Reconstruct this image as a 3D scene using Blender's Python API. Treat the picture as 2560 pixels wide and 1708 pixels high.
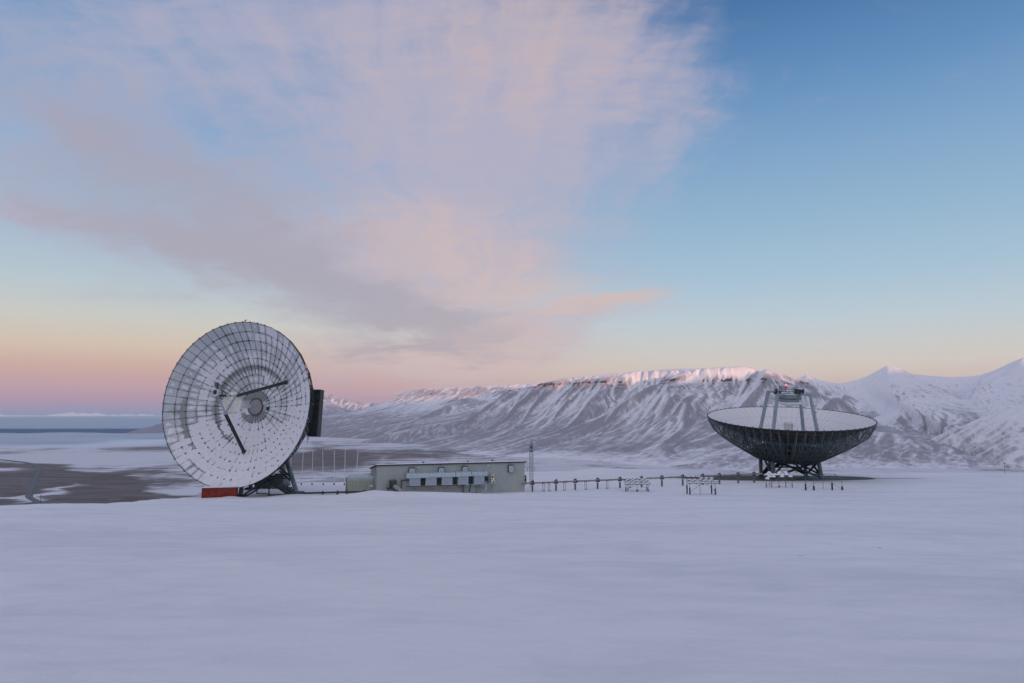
import bpy, math, random
import numpy as np
from mathutils import Vector, Matrix, Euler

# ------------------------------------------------------------------ scene, camera, sky, sun
for _o in list(bpy.data.objects):
    bpy.data.objects.remove(_o)
S = bpy.context.scene
COL = S.collection
F = 1707.0                      # focal length in photo pixels (24 mm on 36 mm)
PITCH = math.radians(5.55)
SP, CP = math.sin(PITCH), math.cos(PITCH)

def st(px, py):
    """photo pixel -> (x/y, z/y) of its world ray"""
    a = (px - 1280) / F; b = (854 - py) / F
    yy = CP - b * SP
    return a / yy, (SP + b * CP) / yy
def at(px, py, Y):
    s, t = st(px, py)
    return Vector((s * Y, Y, t * Y))
def atz(px, py, z):
    s, t = st(px, py)
    Y = z / t
    return Vector((s * Y, Y, z))

cam_d = bpy.data.cameras.new('camera')
cam = bpy.data.objects.new('camera', cam_d)
COL.objects.link(cam)
cam_d.lens = 24.0; cam_d.sensor_width = 36.0
cam_d.clip_start = 0.1; cam_d.clip_end = 200000
cam.location = (0, 0, 0)
cam.rotation_euler = (math.radians(90) + PITCH, 0, 0)
S.camera = cam
S.render.engine = 'CYCLES'
S.render.resolution_x = 1024; S.render.resolution_y = 683
S.view_settings.view_transform = 'Standard'
S.view_settings.look = 'None'
S.view_settings.exposure = 0.0
S.view_settings.gamma = 1.0
S.view_settings.use_curve_mapping = False

SUN_EL = math.radians(1.8)
SUN_AZ = math.radians(162)      # clockwise from the view direction
def lin(c):
    o = []
    for v in c[:3]:
        v = v / 255.0
        o.append(v / 12.92 if v <= 0.04045 else ((v + 0.055) / 1.055) ** 2.4)
    return tuple(o) + (1.0,)

class NT:
    """small expression helper for shader node trees"""
    def __init__(self, tree): self.t = tree; self.n = tree.nodes; self.l = tree.links
    def node(self, typ, **kw):
        nd = self.n.new(typ)
        for k, v in kw.items(): setattr(nd, k, v)
        return nd
    def put(self, sock, v):
        if isinstance(v, bpy.types.NodeSocket): self.l.new(v, sock)
        else: sock.default_value = v
    def m(self, op, a, b=None, c=None, clamp=False):
        nd = self.node('ShaderNodeMath', operation=op); nd.use_clamp = clamp
        self.put(nd.inputs[0], a)
        if b is not None: self.put(nd.inputs[1], b)
        if c is not None: self.put(nd.inputs[2], c)
        return nd.outputs[0]
    def add(self, a, b): return self.m('ADD', a, b)
    def sub(self, a, b): return self.m('SUBTRACT', a, b)
    def mul(self, a, b): return self.m('MULTIPLY', a, b)
    def div(self, a, b): return self.m('DIVIDE', a, b)
    def step(self, v, lo, hi, a=0.0, b=1.0):
        nd = self.node('ShaderNodeMapRange', interpolation_type='SMOOTHSTEP')
        self.put(nd.inputs['Value'], v); nd.inputs['From Min'].default_value = lo; nd.inputs['From Max'].default_value = hi
        nd.inputs['To Min'].default_value = a; nd.inputs['To Max'].default_value = b
        return nd.outputs['Result']
    def mix(self, f, a, b, mode='MIX'):
        nd = self.node('ShaderNodeMix', data_type='RGBA', blend_type=mode)
        self.put(nd.inputs[0], f); self.put(nd.inputs[6], a); self.put(nd.inputs[7], b)
        return nd.outputs[2]
    def ramp(self, f, stops):
        nd = self.node('ShaderNodeValToRGB'); r = nd.color_ramp
        r.elements[0].position = stops[0][0]; r.elements[0].color = stops[0][1]
        r.elements[1].position = stops[-1][0]; r.elements[1].color = stops[-1][1]
        for p, c in stops[1:-1]:
            e = r.elements.new(p); e.color = c
        self.put(nd.inputs[0], f); return nd.outputs[0]
    def noise(self, vec, scale, detail=5, rough=.5, dist=0.0, out='Fac'):
        nd = self.node('ShaderNodeTexNoise')
        if vec is not None: self.l.new(vec, nd.inputs['Vector'])
        nd.inputs['Scale'].default_value = scale; nd.inputs['Detail'].default_value = detail
        nd.inputs['Roughness'].default_value = rough; nd.inputs['Distortion'].default_value = dist
        return nd.outputs[out]
    def vec(self, x, y, z):
        nd = self.node('ShaderNodeCombineXYZ')
        for i, v in enumerate((x, y, z)): self.put(nd.inputs[i], v)
        return nd.outputs[0]
    def sep(self, v):
        nd = self.node('ShaderNodeSeparateXYZ'); self.l.new(v, nd.inputs[0]); return nd.outputs
    def mapping(self, v, scale=(1, 1, 1), rot=(0, 0, 0), loc=(0, 0, 0)):
        nd = self.node('ShaderNodeMapping'); self.l.new(v, nd.inputs[0])
        nd.inputs['Scale'].default_value = scale; nd.inputs['Rotation'].default_value = rot; nd.inputs['Location'].default_value = loc
        return nd.outputs[0]

def build_world():
    w = bpy.data.worlds.new('World'); S.world = w; w.use_nodes = True
    w.node_tree.nodes.clear(); T = NT(w.node_tree)
    tc = T.node('ShaderNodeTexCoord'); D = tc.outputs['Generated']
    x, y, z = T.sep(D)
    el = T.mul(T.m('ARCSINE', z), 180 / math.pi)
    az = T.mul(T.m('ARCTAN2', x, y), 180 / math.pi)
    def rp(st_):   # stops given in degrees of elevation, -4..60
        return T.ramp(T.m('MULTIPLY_ADD', el, 1 / 64, 4 / 64), [((e + 4) / 64, lin(c)) for e, c in st_])
    left = rp([(-3, (96, 138, 180)), (-.9, (110, 144, 184)), (-.2, (146, 146, 176)), (.6, (178, 145, 162)), (1.6, (200, 157, 158)), (3.0, (211, 174, 157)), (4.6, (216, 197, 175)),
               (6.5, (205, 205, 196)), (9, (185, 201, 208)), (13, (163, 186, 210)), (20, (135, 168, 204)), (27, (112, 152, 194)), (38, (84, 126, 178)), (58, (66, 106, 162))])
    right = rp([(-3, (196, 164, 160)), (0, (208, 176, 168)), (1.5, (214, 188, 172)), (3.2, (216, 204, 190)), (4.6, (206, 206, 200)),
                (7, (188, 205, 213)), (10, (168, 196, 214)), (14, (150, 184, 209)), (20, (124, 164, 201)), (25, (97, 142, 189)), (32, (62, 108, 160)), (58, (90, 128, 178))])
    sky = T.mix(T.step(az, -24, 20), left, right)
    # behind the camera: the glow of the sun just under the ridge
    back = rp([(-3, (215, 190, 175)), (3, (250, 226, 200)), (10, (246, 234, 224)), (20, (226, 226, 236)), (34, (196, 206, 232)), (58, (160, 182, 222))])
    sky = T.mix(T.step(T.m('ABSOLUTE', az), 70, 150), sky, back)
    # clouds -------------------------------------------------------------
    yc = T.m('MAXIMUM', y, .08)
    s = T.div(x, yc); t = T.div(z, yc)
    q = T.div(1.0, T.add(T.m('MAXIMUM', z, 0.0), .10))
    plane = T.vec(T.mul(x, q), T.mul(y, q), 0.0)
    wn = T.node('ShaderNodeTexNoise'); T.l.new(plane, wn.inputs['Vector']); wn.inputs['Scale'].default_value = .9; wn.inputs['Detail'].default_value = 6; wn.inputs['Roughness'].default_value = .6
    wr, wg, wb = T.sep(wn.outputs['Color'])
    s2 = T.m('MULTIPLY_ADD', T.sub(wr, .5), .30, s)
    t2 = T.m('MULTIPLY_ADD', T.sub(wg, .5), .13, t)
    def blob(cx, cy, rx, ry, rot):
        cx, cy, rx, ry = [v * 1.0894 for v in (cx, cy, rx, ry)]
        s0, t0 = st(cx, cy); rx /= F; ry /= F
        c, n = math.cos(math.radians(rot)), math.sin(math.radians(rot))
        ds = T.sub(s2, s0); dt = T.sub(t2, t0)
        u = T.div(T.add(T.mul(ds, c), T.mul(dt, -n)), rx)      # rot>0: falls to the right
        v = T.div(T.add(T.mul(ds, n), T.mul(dt, c)), ry)
        return T.m('EXPONENT', T.mul(T.add(T.mul(u, u), T.mul(v, v)), -1.0))
    def total(lst):
        acc = None
        for (cx, cy, rx, ry, rot, w_) in lst:
            g = T.mul(blob(cx, cy, rx, ry, rot), w_)
            acc = g if acc is None else T.add(acc, g)
        return acc
    mask = total([(1150, 60, 560, 280, 0, .95), (1330, 240, 300, 170, -20, .70), (1010, 420, 420, 190, 10, .85), (1030, 600, 330, 110, 6, .95),
                  (1010, 760, 310, 85, 0, .82), (700, 620, 330, 75, 20, .62), (330, 530, 460, 70, 12, .72), (40, 480, 260, 40, 6, .45), (1400, 700, 150, 24, -15, .70),
                  (450, 60, 600, 260, 0, .55), (60, 250, 400, 240, 0, .45), (1240, 750, 170, 30, -14, .5), (1020, 850, 330, 36, 0, .55), (300, 655, 330, 22, 5, .3),
                  (1500, 330, 120, 40, -25, .25), (380, 400, 420, 75, 22, .55), (860, 800, 260, 34, 4, .5), (1180, 810, 240, 30, -8, .4), (915, 775, 95, 16, 0, -.55), (1640, 560, 220, 100, -20, -.4), (1800, 60, 200, 200, 0, -.5)])
    s0, t0 = st(1060 * 1.0894, 930 * 1.0894)
    fx = T.sub(s2, s0); ft = T.sub(t2, t0)
    ang = T.m('ARCTAN2', fx, ft); rho = T.m('SQRT', T.add(T.mul(fx, fx), T.mul(ft, ft)))
    n1 = T.noise(T.vec(T.mul(ang, 5.0), T.mul(rho, 1.9), 0.0), 1.7, 9, .60, .35)
    n4 = T.noise(T.vec(T.mul(ang, 15.0), T.mul(rho, 4.5), 4.0), 2.2, 9, .68, .5)
    n2 = T.noise(T.mapping(T.vec(s2, t2, 0.0), scale=(1.5, 5, 1), rot=(0, 0, -.12)), 3.2, 8, .62, .6)
    n3 = T.noise(T.mapping(T.vec(s2, t2, 3.0), scale=(3, 13, 1), rot=(0, 0, -.18)), 4.0, 6, .65, .3)
    nn = T.add(T.add(T.mul(T.sub(n1, .5), .75), T.mul(T.sub(n4, .5), .32)), T.add(T.mul(T.sub(n2, .5), .85), T.mul(T.sub(n3, .5), .30)))
    dens = T.step(T.add(mask, T.mul(nn, 1.25)), .0, 1.25)
    dark = total([(330, 380, 460, 75, 22, .75), (840, 800, 260, 24, 3, .5), (640, 610, 420, 80, 20, .8), (220, 500, 460, 90, 12, .8), (860, 690, 240, 60, 12, .5), (900, 400, 320, 80, 10, .2), (1000, 745, 240, 30, 0, .6), (960, 800, 260, 22, 0, .5), (200, 260, 500, 160, 20, .45)])
    dark = T.step(T.add(dark, T.mul(nn, 1.5)), .05, 1.15)
    peach = total([(1100, 640, 330, 110, 0, .62), (1400, 690, 220, 60, 0, .7), (1200, 100, 360, 230, 0, .5), (900, 520, 260, 80, 0, .4), (1060, 830, 330, 80, 0, .9)])
    peach = T.step(T.add(peach, T.mul(T.add(T.sub(n3, .5), T.sub(n1, .5)), .9)), .0, 1.0)
    cc = T.mix(peach, lin((184, 178, 197)), lin((214, 188, 182)))
    cc = T.mix(T.mul(dark, .85), cc, lin((170, 162, 174)))
    sky2 = T.mix(T.mul(dens, .84), sky, cc)
    # keep the painted cloud field to the front half; a plain veil elsewhere
    veil = T.step(T.noise(plane, .5, 5, .6), .45, .75)
    rest = T.mix(T.m('MULTIPLY_ADD', veil, .4, .45), sky, lin((211, 205, 214)))
    front_up = T.step(t, .75, 1.2)
    front = T.mul(T.step(y, .25, .45), T.sub(1.0, front_up))
    up = T.step(z, -.02, .01)
    col = T.mix(front, rest, sky2); col = T.mix(up, sky, col)
    bg = T.node('ShaderNodeBackground'); T.l.new(col, bg.inputs[0]); bg.inputs[1].default_value = 1.0
    out = T.node('ShaderNodeOutputWorld'); T.l.new(bg.outputs[0], out.inputs[0])
build_world()

sun_d = bpy.data.lights.new('sun', 'SUN'); sun = bpy.data.objects.new('sun', sun_d); COL.objects.link(sun)
sun_d.energy = 3.3; sun_d.angle = math.radians(.5); sun_d.color = (1.0, .52, .32)
_sd = Vector((math.sin(SUN_AZ) * math.cos(SUN_EL), math.cos(SUN_AZ) * math.cos(SUN_EL), math.sin(SUN_EL)))
sun.rotation_euler = _sd.to_track_quat('Z', 'Y').to_euler()
sun.location = _sd * 500

# ------------------------------------------------------------------ helpers
def tag(o, label=None, cat=None, group=None, kind=None):
    if label: o['label'] = label
    if cat: o['category'] = cat
    if group: o['group'] = group
    if kind: o['kind'] = kind
    return o
def thing(name, loc, label, cat, group=None):
    o = bpy.data.objects.new(name, None); COL.objects.link(o)
    o.location = loc; o.empty_display_size = .5
    return tag(o, label, cat, group)
def copy_tree(o, parent=None):
    c = o.copy(); COL.objects.link(c); c.parent = parent
    if parent: c.matrix_parent_inverse = Matrix.Identity(4)
    for ch in list(o.children): copy_tree(ch, c)
    return c

class MB:
    def __init__(s): s.v = []; s.f = []
    def poly(s, pts, faces):
        n = len(s.v); s.v += [tuple(p) for p in pts]; s.f += [tuple(i + n for i in f) for f in faces]; return s
    def box(s, c, size, M=None):
        hx, hy, hz = size[0] / 2, size[1] / 2, size[2] / 2
        P = [Vector((sx * hx, sy * hy, sz * hz)) for sz in (-1, 1) for sy in (-1, 1) for sx in (-1, 1)]
        if M is not None: P = [M @ p for p in P]
        P = [Vector(c) + p for p in P]
        return s.poly(P, [(0, 2, 3, 1), (4, 5, 7, 6), (0, 1, 5, 4), (2, 6, 7, 3), (0, 4, 6, 2), (1, 3, 7, 5)])
    def hexa(s, bottom, top):     # two rings of equal length
        n = len(bottom)
        return s.poly(list(bottom) + list(top), [tuple(range(n))[::-1], tuple(range(n, 2 * n))] + [(i, (i + 1) % n, n + (i + 1) % n, n + i) for i in range(n)])
    def bar(s, a, b, r, n=4, r2=None, up=None):
        a, b = Vector(a), Vector(b); d = b - a
        if d.length < 1e-6: return s
        d.normalize(); u = Vector(up) if up else (Vector((0, 0, 1)) if abs(d.z) < .95 else Vector((1, 0, 0)))
        e1 = d.cross(u).normalized(); e2 = d.cross(e1)
        r2 = r if r2 is None else r2
        off = math.pi / 4 if n == 4 else 0
        A = []; B = []
        for i in range(n):
            t = 2 * math.pi * i / n + off
            w = e1 * math.cos(t) + e2 * math.sin(t)
            A.append(a + w * r); B.append(b + w * r2)
        return s.hexa(A, B)
    def path(s, pts, r, n=6):
        for a, b in zip(pts[:-1], pts[1:]): s.bar(a, b, r, n)
        return s
    def lathe(s, prof, M=Matrix.Identity(4), n=32, cap=True):
        base = len(s.v)
        for (r, h) in prof:
            for i in range(n):
                t = 2 * math.pi * i / n
                s.v.append(tuple(M @ Vector((r * math.cos(t), r * math.sin(t), h))))
        for k in range(len(prof) - 1):
            for i in range(n):
                j = (i + 1) % n
                s.f.append((base + k * n + i, base + k * n + j, base + (k + 1) * n + j, base + (k + 1) * n + i))
        if cap:
            s.f.append(tuple(base + i for i in range(n))[::-1]); s.f.append(tuple(base + (len(prof) - 1) * n + i for i in range(n)))
        return s
    def build(s, name, mat, parent=None, smooth=False, M=None, bevel=0):
        off = Vector((0, 0, 0))
        if parent is not None and M is None:
            p = parent
            while p is not None: off = off + Vector(p.location); p = p.parent
        me = bpy.data.meshes.new(name)
        me.from_pydata([tuple(Vector(v) - off) for v in s.v], [], s.f)
        me.update()
        if smooth:
            me.polygons.foreach_set('use_smooth', [True] * len(me.polygons))
        o = bpy.data.objects.new(name, me); COL.objects.link(o)
        me.materials.append(mat)
        if parent is not None: o.parent = parent
        if M is not None: o.matrix_local = M
        if bevel:
            b = o.modifiers.new('bevel', 'BEVEL'); b.width = bevel; b.segments = 2; b.limit_method = 'ANGLE'
        return o

def grid_mesh(name, X, Y, Z, mat, attrs=None, parent=None, wrap=False, flip=False):
    ny, nx = X.shape
    me = bpy.data.meshes.new(name)
    me.vertices.add(nx * ny)
    me.vertices.foreach_set('co', np.stack([X, Y, Z], -1).astype(np.float32).ravel())
    idx = np.arange(nx * ny).reshape(ny, nx)
    if wrap: idx = np.concatenate([idx, idx[:, :1]], 1)
    a, b, c, d = idx[:-1, :-1], idx[:-1, 1:], idx[1:, 1:], idx[1:, :-1]
    q = np.stack([a, b, c, d] if not flip else [a, d, c, b], -1).reshape(-1, 4)
    nf = len(q)
    me.loops.add(nf * 4); me.loops.foreach_set('vertex_index', q.ravel().astype(np.int32))
    me.polygons.add(nf); me.polygons.foreach_set('loop_start', np.arange(0, nf * 4, 4, dtype=np.int32))
    me.polygons.foreach_set('loop_total', np.full(nf, 4, dtype=np.int32))
    me.polygons.foreach_set('use_smooth', np.ones(nf, dtype=bool))
    me.update(calc_edges=True); me.validate()
    for k, v in (attrs or {}).items():
        at_ = me.attributes.new(k, 'FLOAT', 'POINT'); at_.data.foreach_set('value', v.astype(np.float32).ravel())
    o = bpy.data.objects.new(name, me); COL.objects.link(o); me.materials.append(mat)
    if parent is not None: o.parent = parent
    return o

# numpy gradient noise
def perlin(x, y, seed=0):
    rs = np.random.RandomState(seed)
    P = rs.permutation(256); P = np.concatenate([P, P])
    ang = rs.rand(256) * 2 * np.pi; gx, gy = np.cos(ang), np.sin(ang)
    xi = np.floor(x).astype(int); yi = np.floor(y).astype(int)
    xf = x - xi; yf = y - yi; xi &= 255; yi &= 255
    def g(ix, iy, fx, fy):
        h = P[P[ix & 255] + (iy & 255)]
        return gx[h] * fx + gy[h] * fy
    u = xf ** 3 * (xf * (xf * 6 - 15) + 10); v = yf ** 3 * (yf * (yf * 6 - 15) + 10)
    a = g(xi, yi, xf, yf); b = g(xi + 1, yi, xf - 1, yf); c = g(xi, yi + 1, xf, yf - 1); d = g(xi + 1, yi + 1, xf - 1, yf - 1)
    return (a + (b - a) * u + (c + (d - c) * u - a - (b - a) * u) * v) * 1.5
def fbm(x, y, o=5, seed=0, g=.5):
    r = 0; a = 1; t = 0
    for i in range(o):
        r = r + a * perlin(x * 2 ** i + 17.3 * i, y * 2 ** i - 9.1 * i, seed + i); t += a; a *= g
    return r / t
def sstep(x, a, b):
    t = np.clip((x - a) / (b - a), 0, 1); return t * t * (3 - 2 * t)

# ------------------------------------------------------------------ materials
MATS = {}
def mat(name, col, rough=.6, metal=0.0, var=.12, scale=2.0, bump=0.0, rust=None):
    if name in MATS: return MATS[name]
    m = bpy.data.materials.new(name); m.use_nodes = True; T = NT(m.node_tree)
    b = m.node_tree.nodes['Principled BSDF']
    tc = T.node('ShaderNodeTexCoord')
    n = T.noise(tc.outputs['Object'], scale, 6, .6)
    c = tuple(col) + (1.0,)
    lo = tuple(v * (1 - var) for v in col) + (1.0,); hi = tuple(min(1, v * (1 + var)) for v in col) + (1.0,)
    cc = T.mix(T.step(n, .3, .7), lo, hi)
    if rust:
        n2 = T.noise(tc.outputs['Object'], scale * 2.3, 8, .7, .5)
        cc = T.mix(T.step(n2, rust[1], rust[1] + .12), cc, tuple(rust[0]) + (1.0,))
    T.l.new(cc, b.inputs['Base Color'])
    b.inputs['Roughness'].default_value = rough; b.inputs['Metallic'].default_value = metal
    if bump:
        bp = T.node('ShaderNodeBump'); bp.inputs['Strength'].default_value = bump; bp.inputs['Distance'].default_value = .05
        T.l.new(n, bp.inputs['Height']); T.l.new(bp.outputs[0], b.inputs['Normal'])
    MATS[name] = m; return m

STEEL = mat('weathered_dark_steel', (.035, .052, .058), .5, .2, .3, 1.5, rust=((.05, .035, .03), .66))
STEEL_M = mat('grey_green_steel', (.11, .15, .16), .5, .2, .25, 1.0)
STEEL_B = mat('blue_grey_painted_steel', (.27, .32, .38), .45, .1, .12, .8, rust=((.16, .2, .25), .68))
GALV = mat('galvanised_sheet', (.42, .50, .56), .45, .35, .15, 3.0)
PANELB = mat('brown_panel_backs', (.035, .028, .026), .8, 0, .3, 3.0)
WHITE = mat('white_paint', (.72, .73, .74), .5, 0, .06, 2.0)
CREAM = mat('cream_fibreglass', (.74, .73, .66), .5, 0, .1, 1.5)
CLAD = mat('sage_wall_cladding', (.30, .33, .30), .55, 0, .06, .7)
CLAD2 = mat('sage_shed_cladding', (.33, .37, .32), .55, 0, .08, .9)
BLACK = mat('black_rubber', (.018, .018, .02), .6, 0, .2, 4)
DARKBR = mat('dark_roof_trim', (.03, .024, .026), .6, 0, .2, 3)
RED = mat('red_container_paint', (.24, .022, .012), .5, 0, .3, 1.2, rust=((.10, .018, .012), .62))
BROWNP = mat('grey_brown_post', (.13, .12, .115), .7, 0, .3, 3.0, rust=((.06, .05, .045), .6))
RUSTY = mat('rusty_steel', (.12, .07, .05), .8, 0, .35, 3.0)
PIPE = mat('pipe_lagging', (.26, .22, .22), .6, 0, .15, 1.5)
SNOWO = mat('snow_on_objects', (.80, .81, .86), .7, 0, .04, 3.0, bump=.4)
TIMBER = mat('old_timber', (.14, .08, .05), .8, 0, .35, 2.5)
HUBM = mat('hub_window_membrane', (.26, .26, .30), .5, 0, .12, 1.2)
YELLOW = mat('yellow_paint', (.6, .52, .25), .5, 0, .1, 3)
MAGENTA = mat('red_plastic', (.45, .01, .05), .5, 0, .1, 3)

def emit_mat(name, col, strength):
    m = bpy.data.materials.new(name); m.use_nodes = True
    b = m.node_tree.nodes['Principled BSDF']; b.inputs['Base Color'].default_value = col + (1,)
    b.inputs['Emission Color'].default_value = col + (1,); b.inputs['Emission Strength'].default_value = strength
    return m

def snow_ground_mat():
    m = bpy.data.materials.new('wind_packed_snow'); m.use_nodes = True; T = NT(m.node_tree)
    b = m.node_tree.nodes['Principled BSDF']
    tc = T.node('ShaderNodeTexCoord'); P = tc.outputs['Object']
    A = T.node('ShaderNodeAttribute', attribute_name='bare'); bare = A.outputs['Fac']
    n1 = T.noise(T.mapping(P, scale=(1, 2.2, 1), rot=(0, 0, .25)), .06, 5, .55)
    n2 = T.noise(T.mapping(P, scale=(1, 1.7, 1), rot=(0, 0, .35)), .55, 10, .62, .3)
    n3 = T.noise(P, 9.0, 4, .6)
    crust = T.step(T.add(T.mul(n2, .6), T.mul(n1, .6)), .50, .76)
    c = T.mix(crust, (.80, .80, .84, 1), (.69, .70, .76, 1))
    c = T.mix(T.mul(T.step(n3, .4, .8), .25), c, (.70, .70, .76, 1))
    gn = T.noise(P, 1.3, 9, .7)
    gcol = T.mix(T.step(gn, .35, .7), (.030, .024, .022, 1), (.085, .07, .062, 1))
    g = T.step(T.add(bare, T.mul(T.sub(gn, .5), .9)), .42, .58)
    # scattered stones and straws poking through, only where the crust is thin
    vo = T.node('ShaderNodeTexVoronoi'); T.l.new(T.mapping(P, scale=(.55, .8, 1)), vo.inputs['Vector']); vo.inputs['Scale'].default_value = 1.0
    sp = T.mul(T.m('LESS_THAN', vo.outputs['Distance'], T.mul(T.sub(T.noise(P, .7, 2), .49), .5)), T.m('GREATER_THAN', T.noise(P, .045, 4, .6), .50))
    g2 = T.m('MAXIMUM', g, T.mul(sp, .75))
    T.l.new(T.mix(g2, c, gcol), b.inputs['Base Color'])
    b.inputs['Roughness'].default_value = .62
    b.inputs['Specular IOR Level'].default_value = .3
    h = T.add(T.mul(n2, .11), T.mul(T.noise(T.mapping(P, scale=(1, 1.8, 1), rot=(0, 0, .3)), 3.5, 8, .65), T.step(n1, .35, .75, .015, .075)))
    bp = T.node('ShaderNodeBump'); bp.inputs['Strength'].default_value = .75; bp.inputs['Distance'].default_value = 1.0
    T.l.new(h, bp.inputs['Height']); T.l.new(bp.outputs[0], b.inputs['Normal'])
    return m

def mountain_mat():
    m = bpy.data.materials.new('snowy_mountain'); m.use_nodes = True; T = NT(m.node_tree)
    b = m.node_tree.nodes['Principled BSDF']
    tc = T.node('ShaderNodeTexCoord'); P = tc.outputs['Object']
    A = T.node('ShaderNodeAttribute', attribute_name='rock'); rock = A.outputs['Fac']
    A2 = T.node('ShaderNodeAttribute', attribute_name='cliff'); cliff = A2.outputs['Fac']
    A3 = T.node('ShaderNodeAttribute', attribute_name='streak'); strk = A3.outputs['Fac']
    A4 = T.node('ShaderNodeAttribute', attribute_name='down'); dn = A4.outputs['Fac']
    n1 = T.noise(P, .0075, 12, .78)
    # fine texture runs down the fall line: 'streak' is along the wall, 'down' down the slope
    n2 = T.noise(T.vec(T.mul(strk, .024), T.mul(dn, .0045), 0.0), 1.0, 9, .7, .3)
    x, y, z = T.sep(P)
    n3 = T.noise(T.vec(T.mul(x, .004), T.mul(y, .004), T.mul(z, .05)), 1.0, 6, .7)
    r = T.add(rock, T.add(T.mul(T.sub(n1, .5), 1.5), T.mul(T.sub(n2, .5), 1.7)))
    f = T.step(r, .12, 1.15)
    c = T.mix(f, (.82, .82, .87, 1), (.31, .30, .345, 1))
    cf = T.step(T.add(cliff, T.add(T.mul(T.sub(n2, .5), 2.6), T.mul(T.sub(n3, .5), 1.8))), .62, .88)
    c = T.mix(cf, c, (.075, .06, .062, 1))
    T.l.new(c, b.inputs['Base Color']); b.inputs['Roughness'].default_value = .85
    b.inputs['Specular IOR Level'].default_value = .15
    bp = T.node('ShaderNodeBump'); bp.inputs['Strength'].default_value = .7; bp.inputs['Distance'].default_value = 9.0
    T.l.new(T.add(n1, T.mul(n2, .9)), bp.inputs['Height']); T.l.new(bp.outputs[0], b.inputs['Normal'])
    return m

def valley_mat():
    m = bpy.data.materials.new('frozen_river_flats'); m.use_nodes = True; T = NT(m.node_tree)
    b = m.node_tree.nodes['Principled BSDF']
    tc = T.node('ShaderNodeTexCoord'); P = tc.outputs['Object']
    A = T.node('ShaderNodeAttribute', attribute_name='bare'); bare = A.outputs['Fac']
    n1 = T.noise(T.mapping(P, scale=(1, .55, 1), rot=(0, 0, -.25)), .0016, 10, .62, .6)
    n2 = T.noise(T.mapping(P, scale=(.6, 2.6, 1), rot=(0, 0, .15)), .0035, 9, .7)
    w = T.node('ShaderNodeTexNoise'); w.noise_type = 'RIDGED_MULTIFRACTAL'
    T.l.new(T.mapping(P, scale=(1, .5, 1), rot=(0, 0, .5)), w.inputs['Vector']); w.inputs['Scale'].default_value = .0022; w.inputs['Detail'].default_value = 6
    w.inputs['Distortion'].default_value = .7
    rid = T.mul(T.step(w.outputs['Fac'], .95, 1.35), T.step(n1, .42, .6))
    n5 = T.noise(T.mapping(P, scale=(.5, 2.2, 1), rot=(0, 0, .1)), .016, 8, .7)
    f = T.step(T.add(bare, T.add(T.mul(T.sub(n1, .5), 1.3), T.add(T.mul(T.sub(n2, .5), 1.3), T.mul(T.sub(n5, .5), .9)))), .30, .70)
    f = T.mul(f, T.sub(1.0, T.mul(rid, .75)))
    g = T.mix(T.step(n2, .3, .7), (.075, .062, .060, 1), (.19, .165, .17, 1))
    c = T.mix(f, (.66, .66, .72, 1), g)
    T.l.new(c, b.inputs['Base Color']); b.inputs['Roughness'].default_value = .8; b.inputs['Specular IOR Level'].default_value = .2
    return m
MOUNT = mountain_mat()

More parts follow.
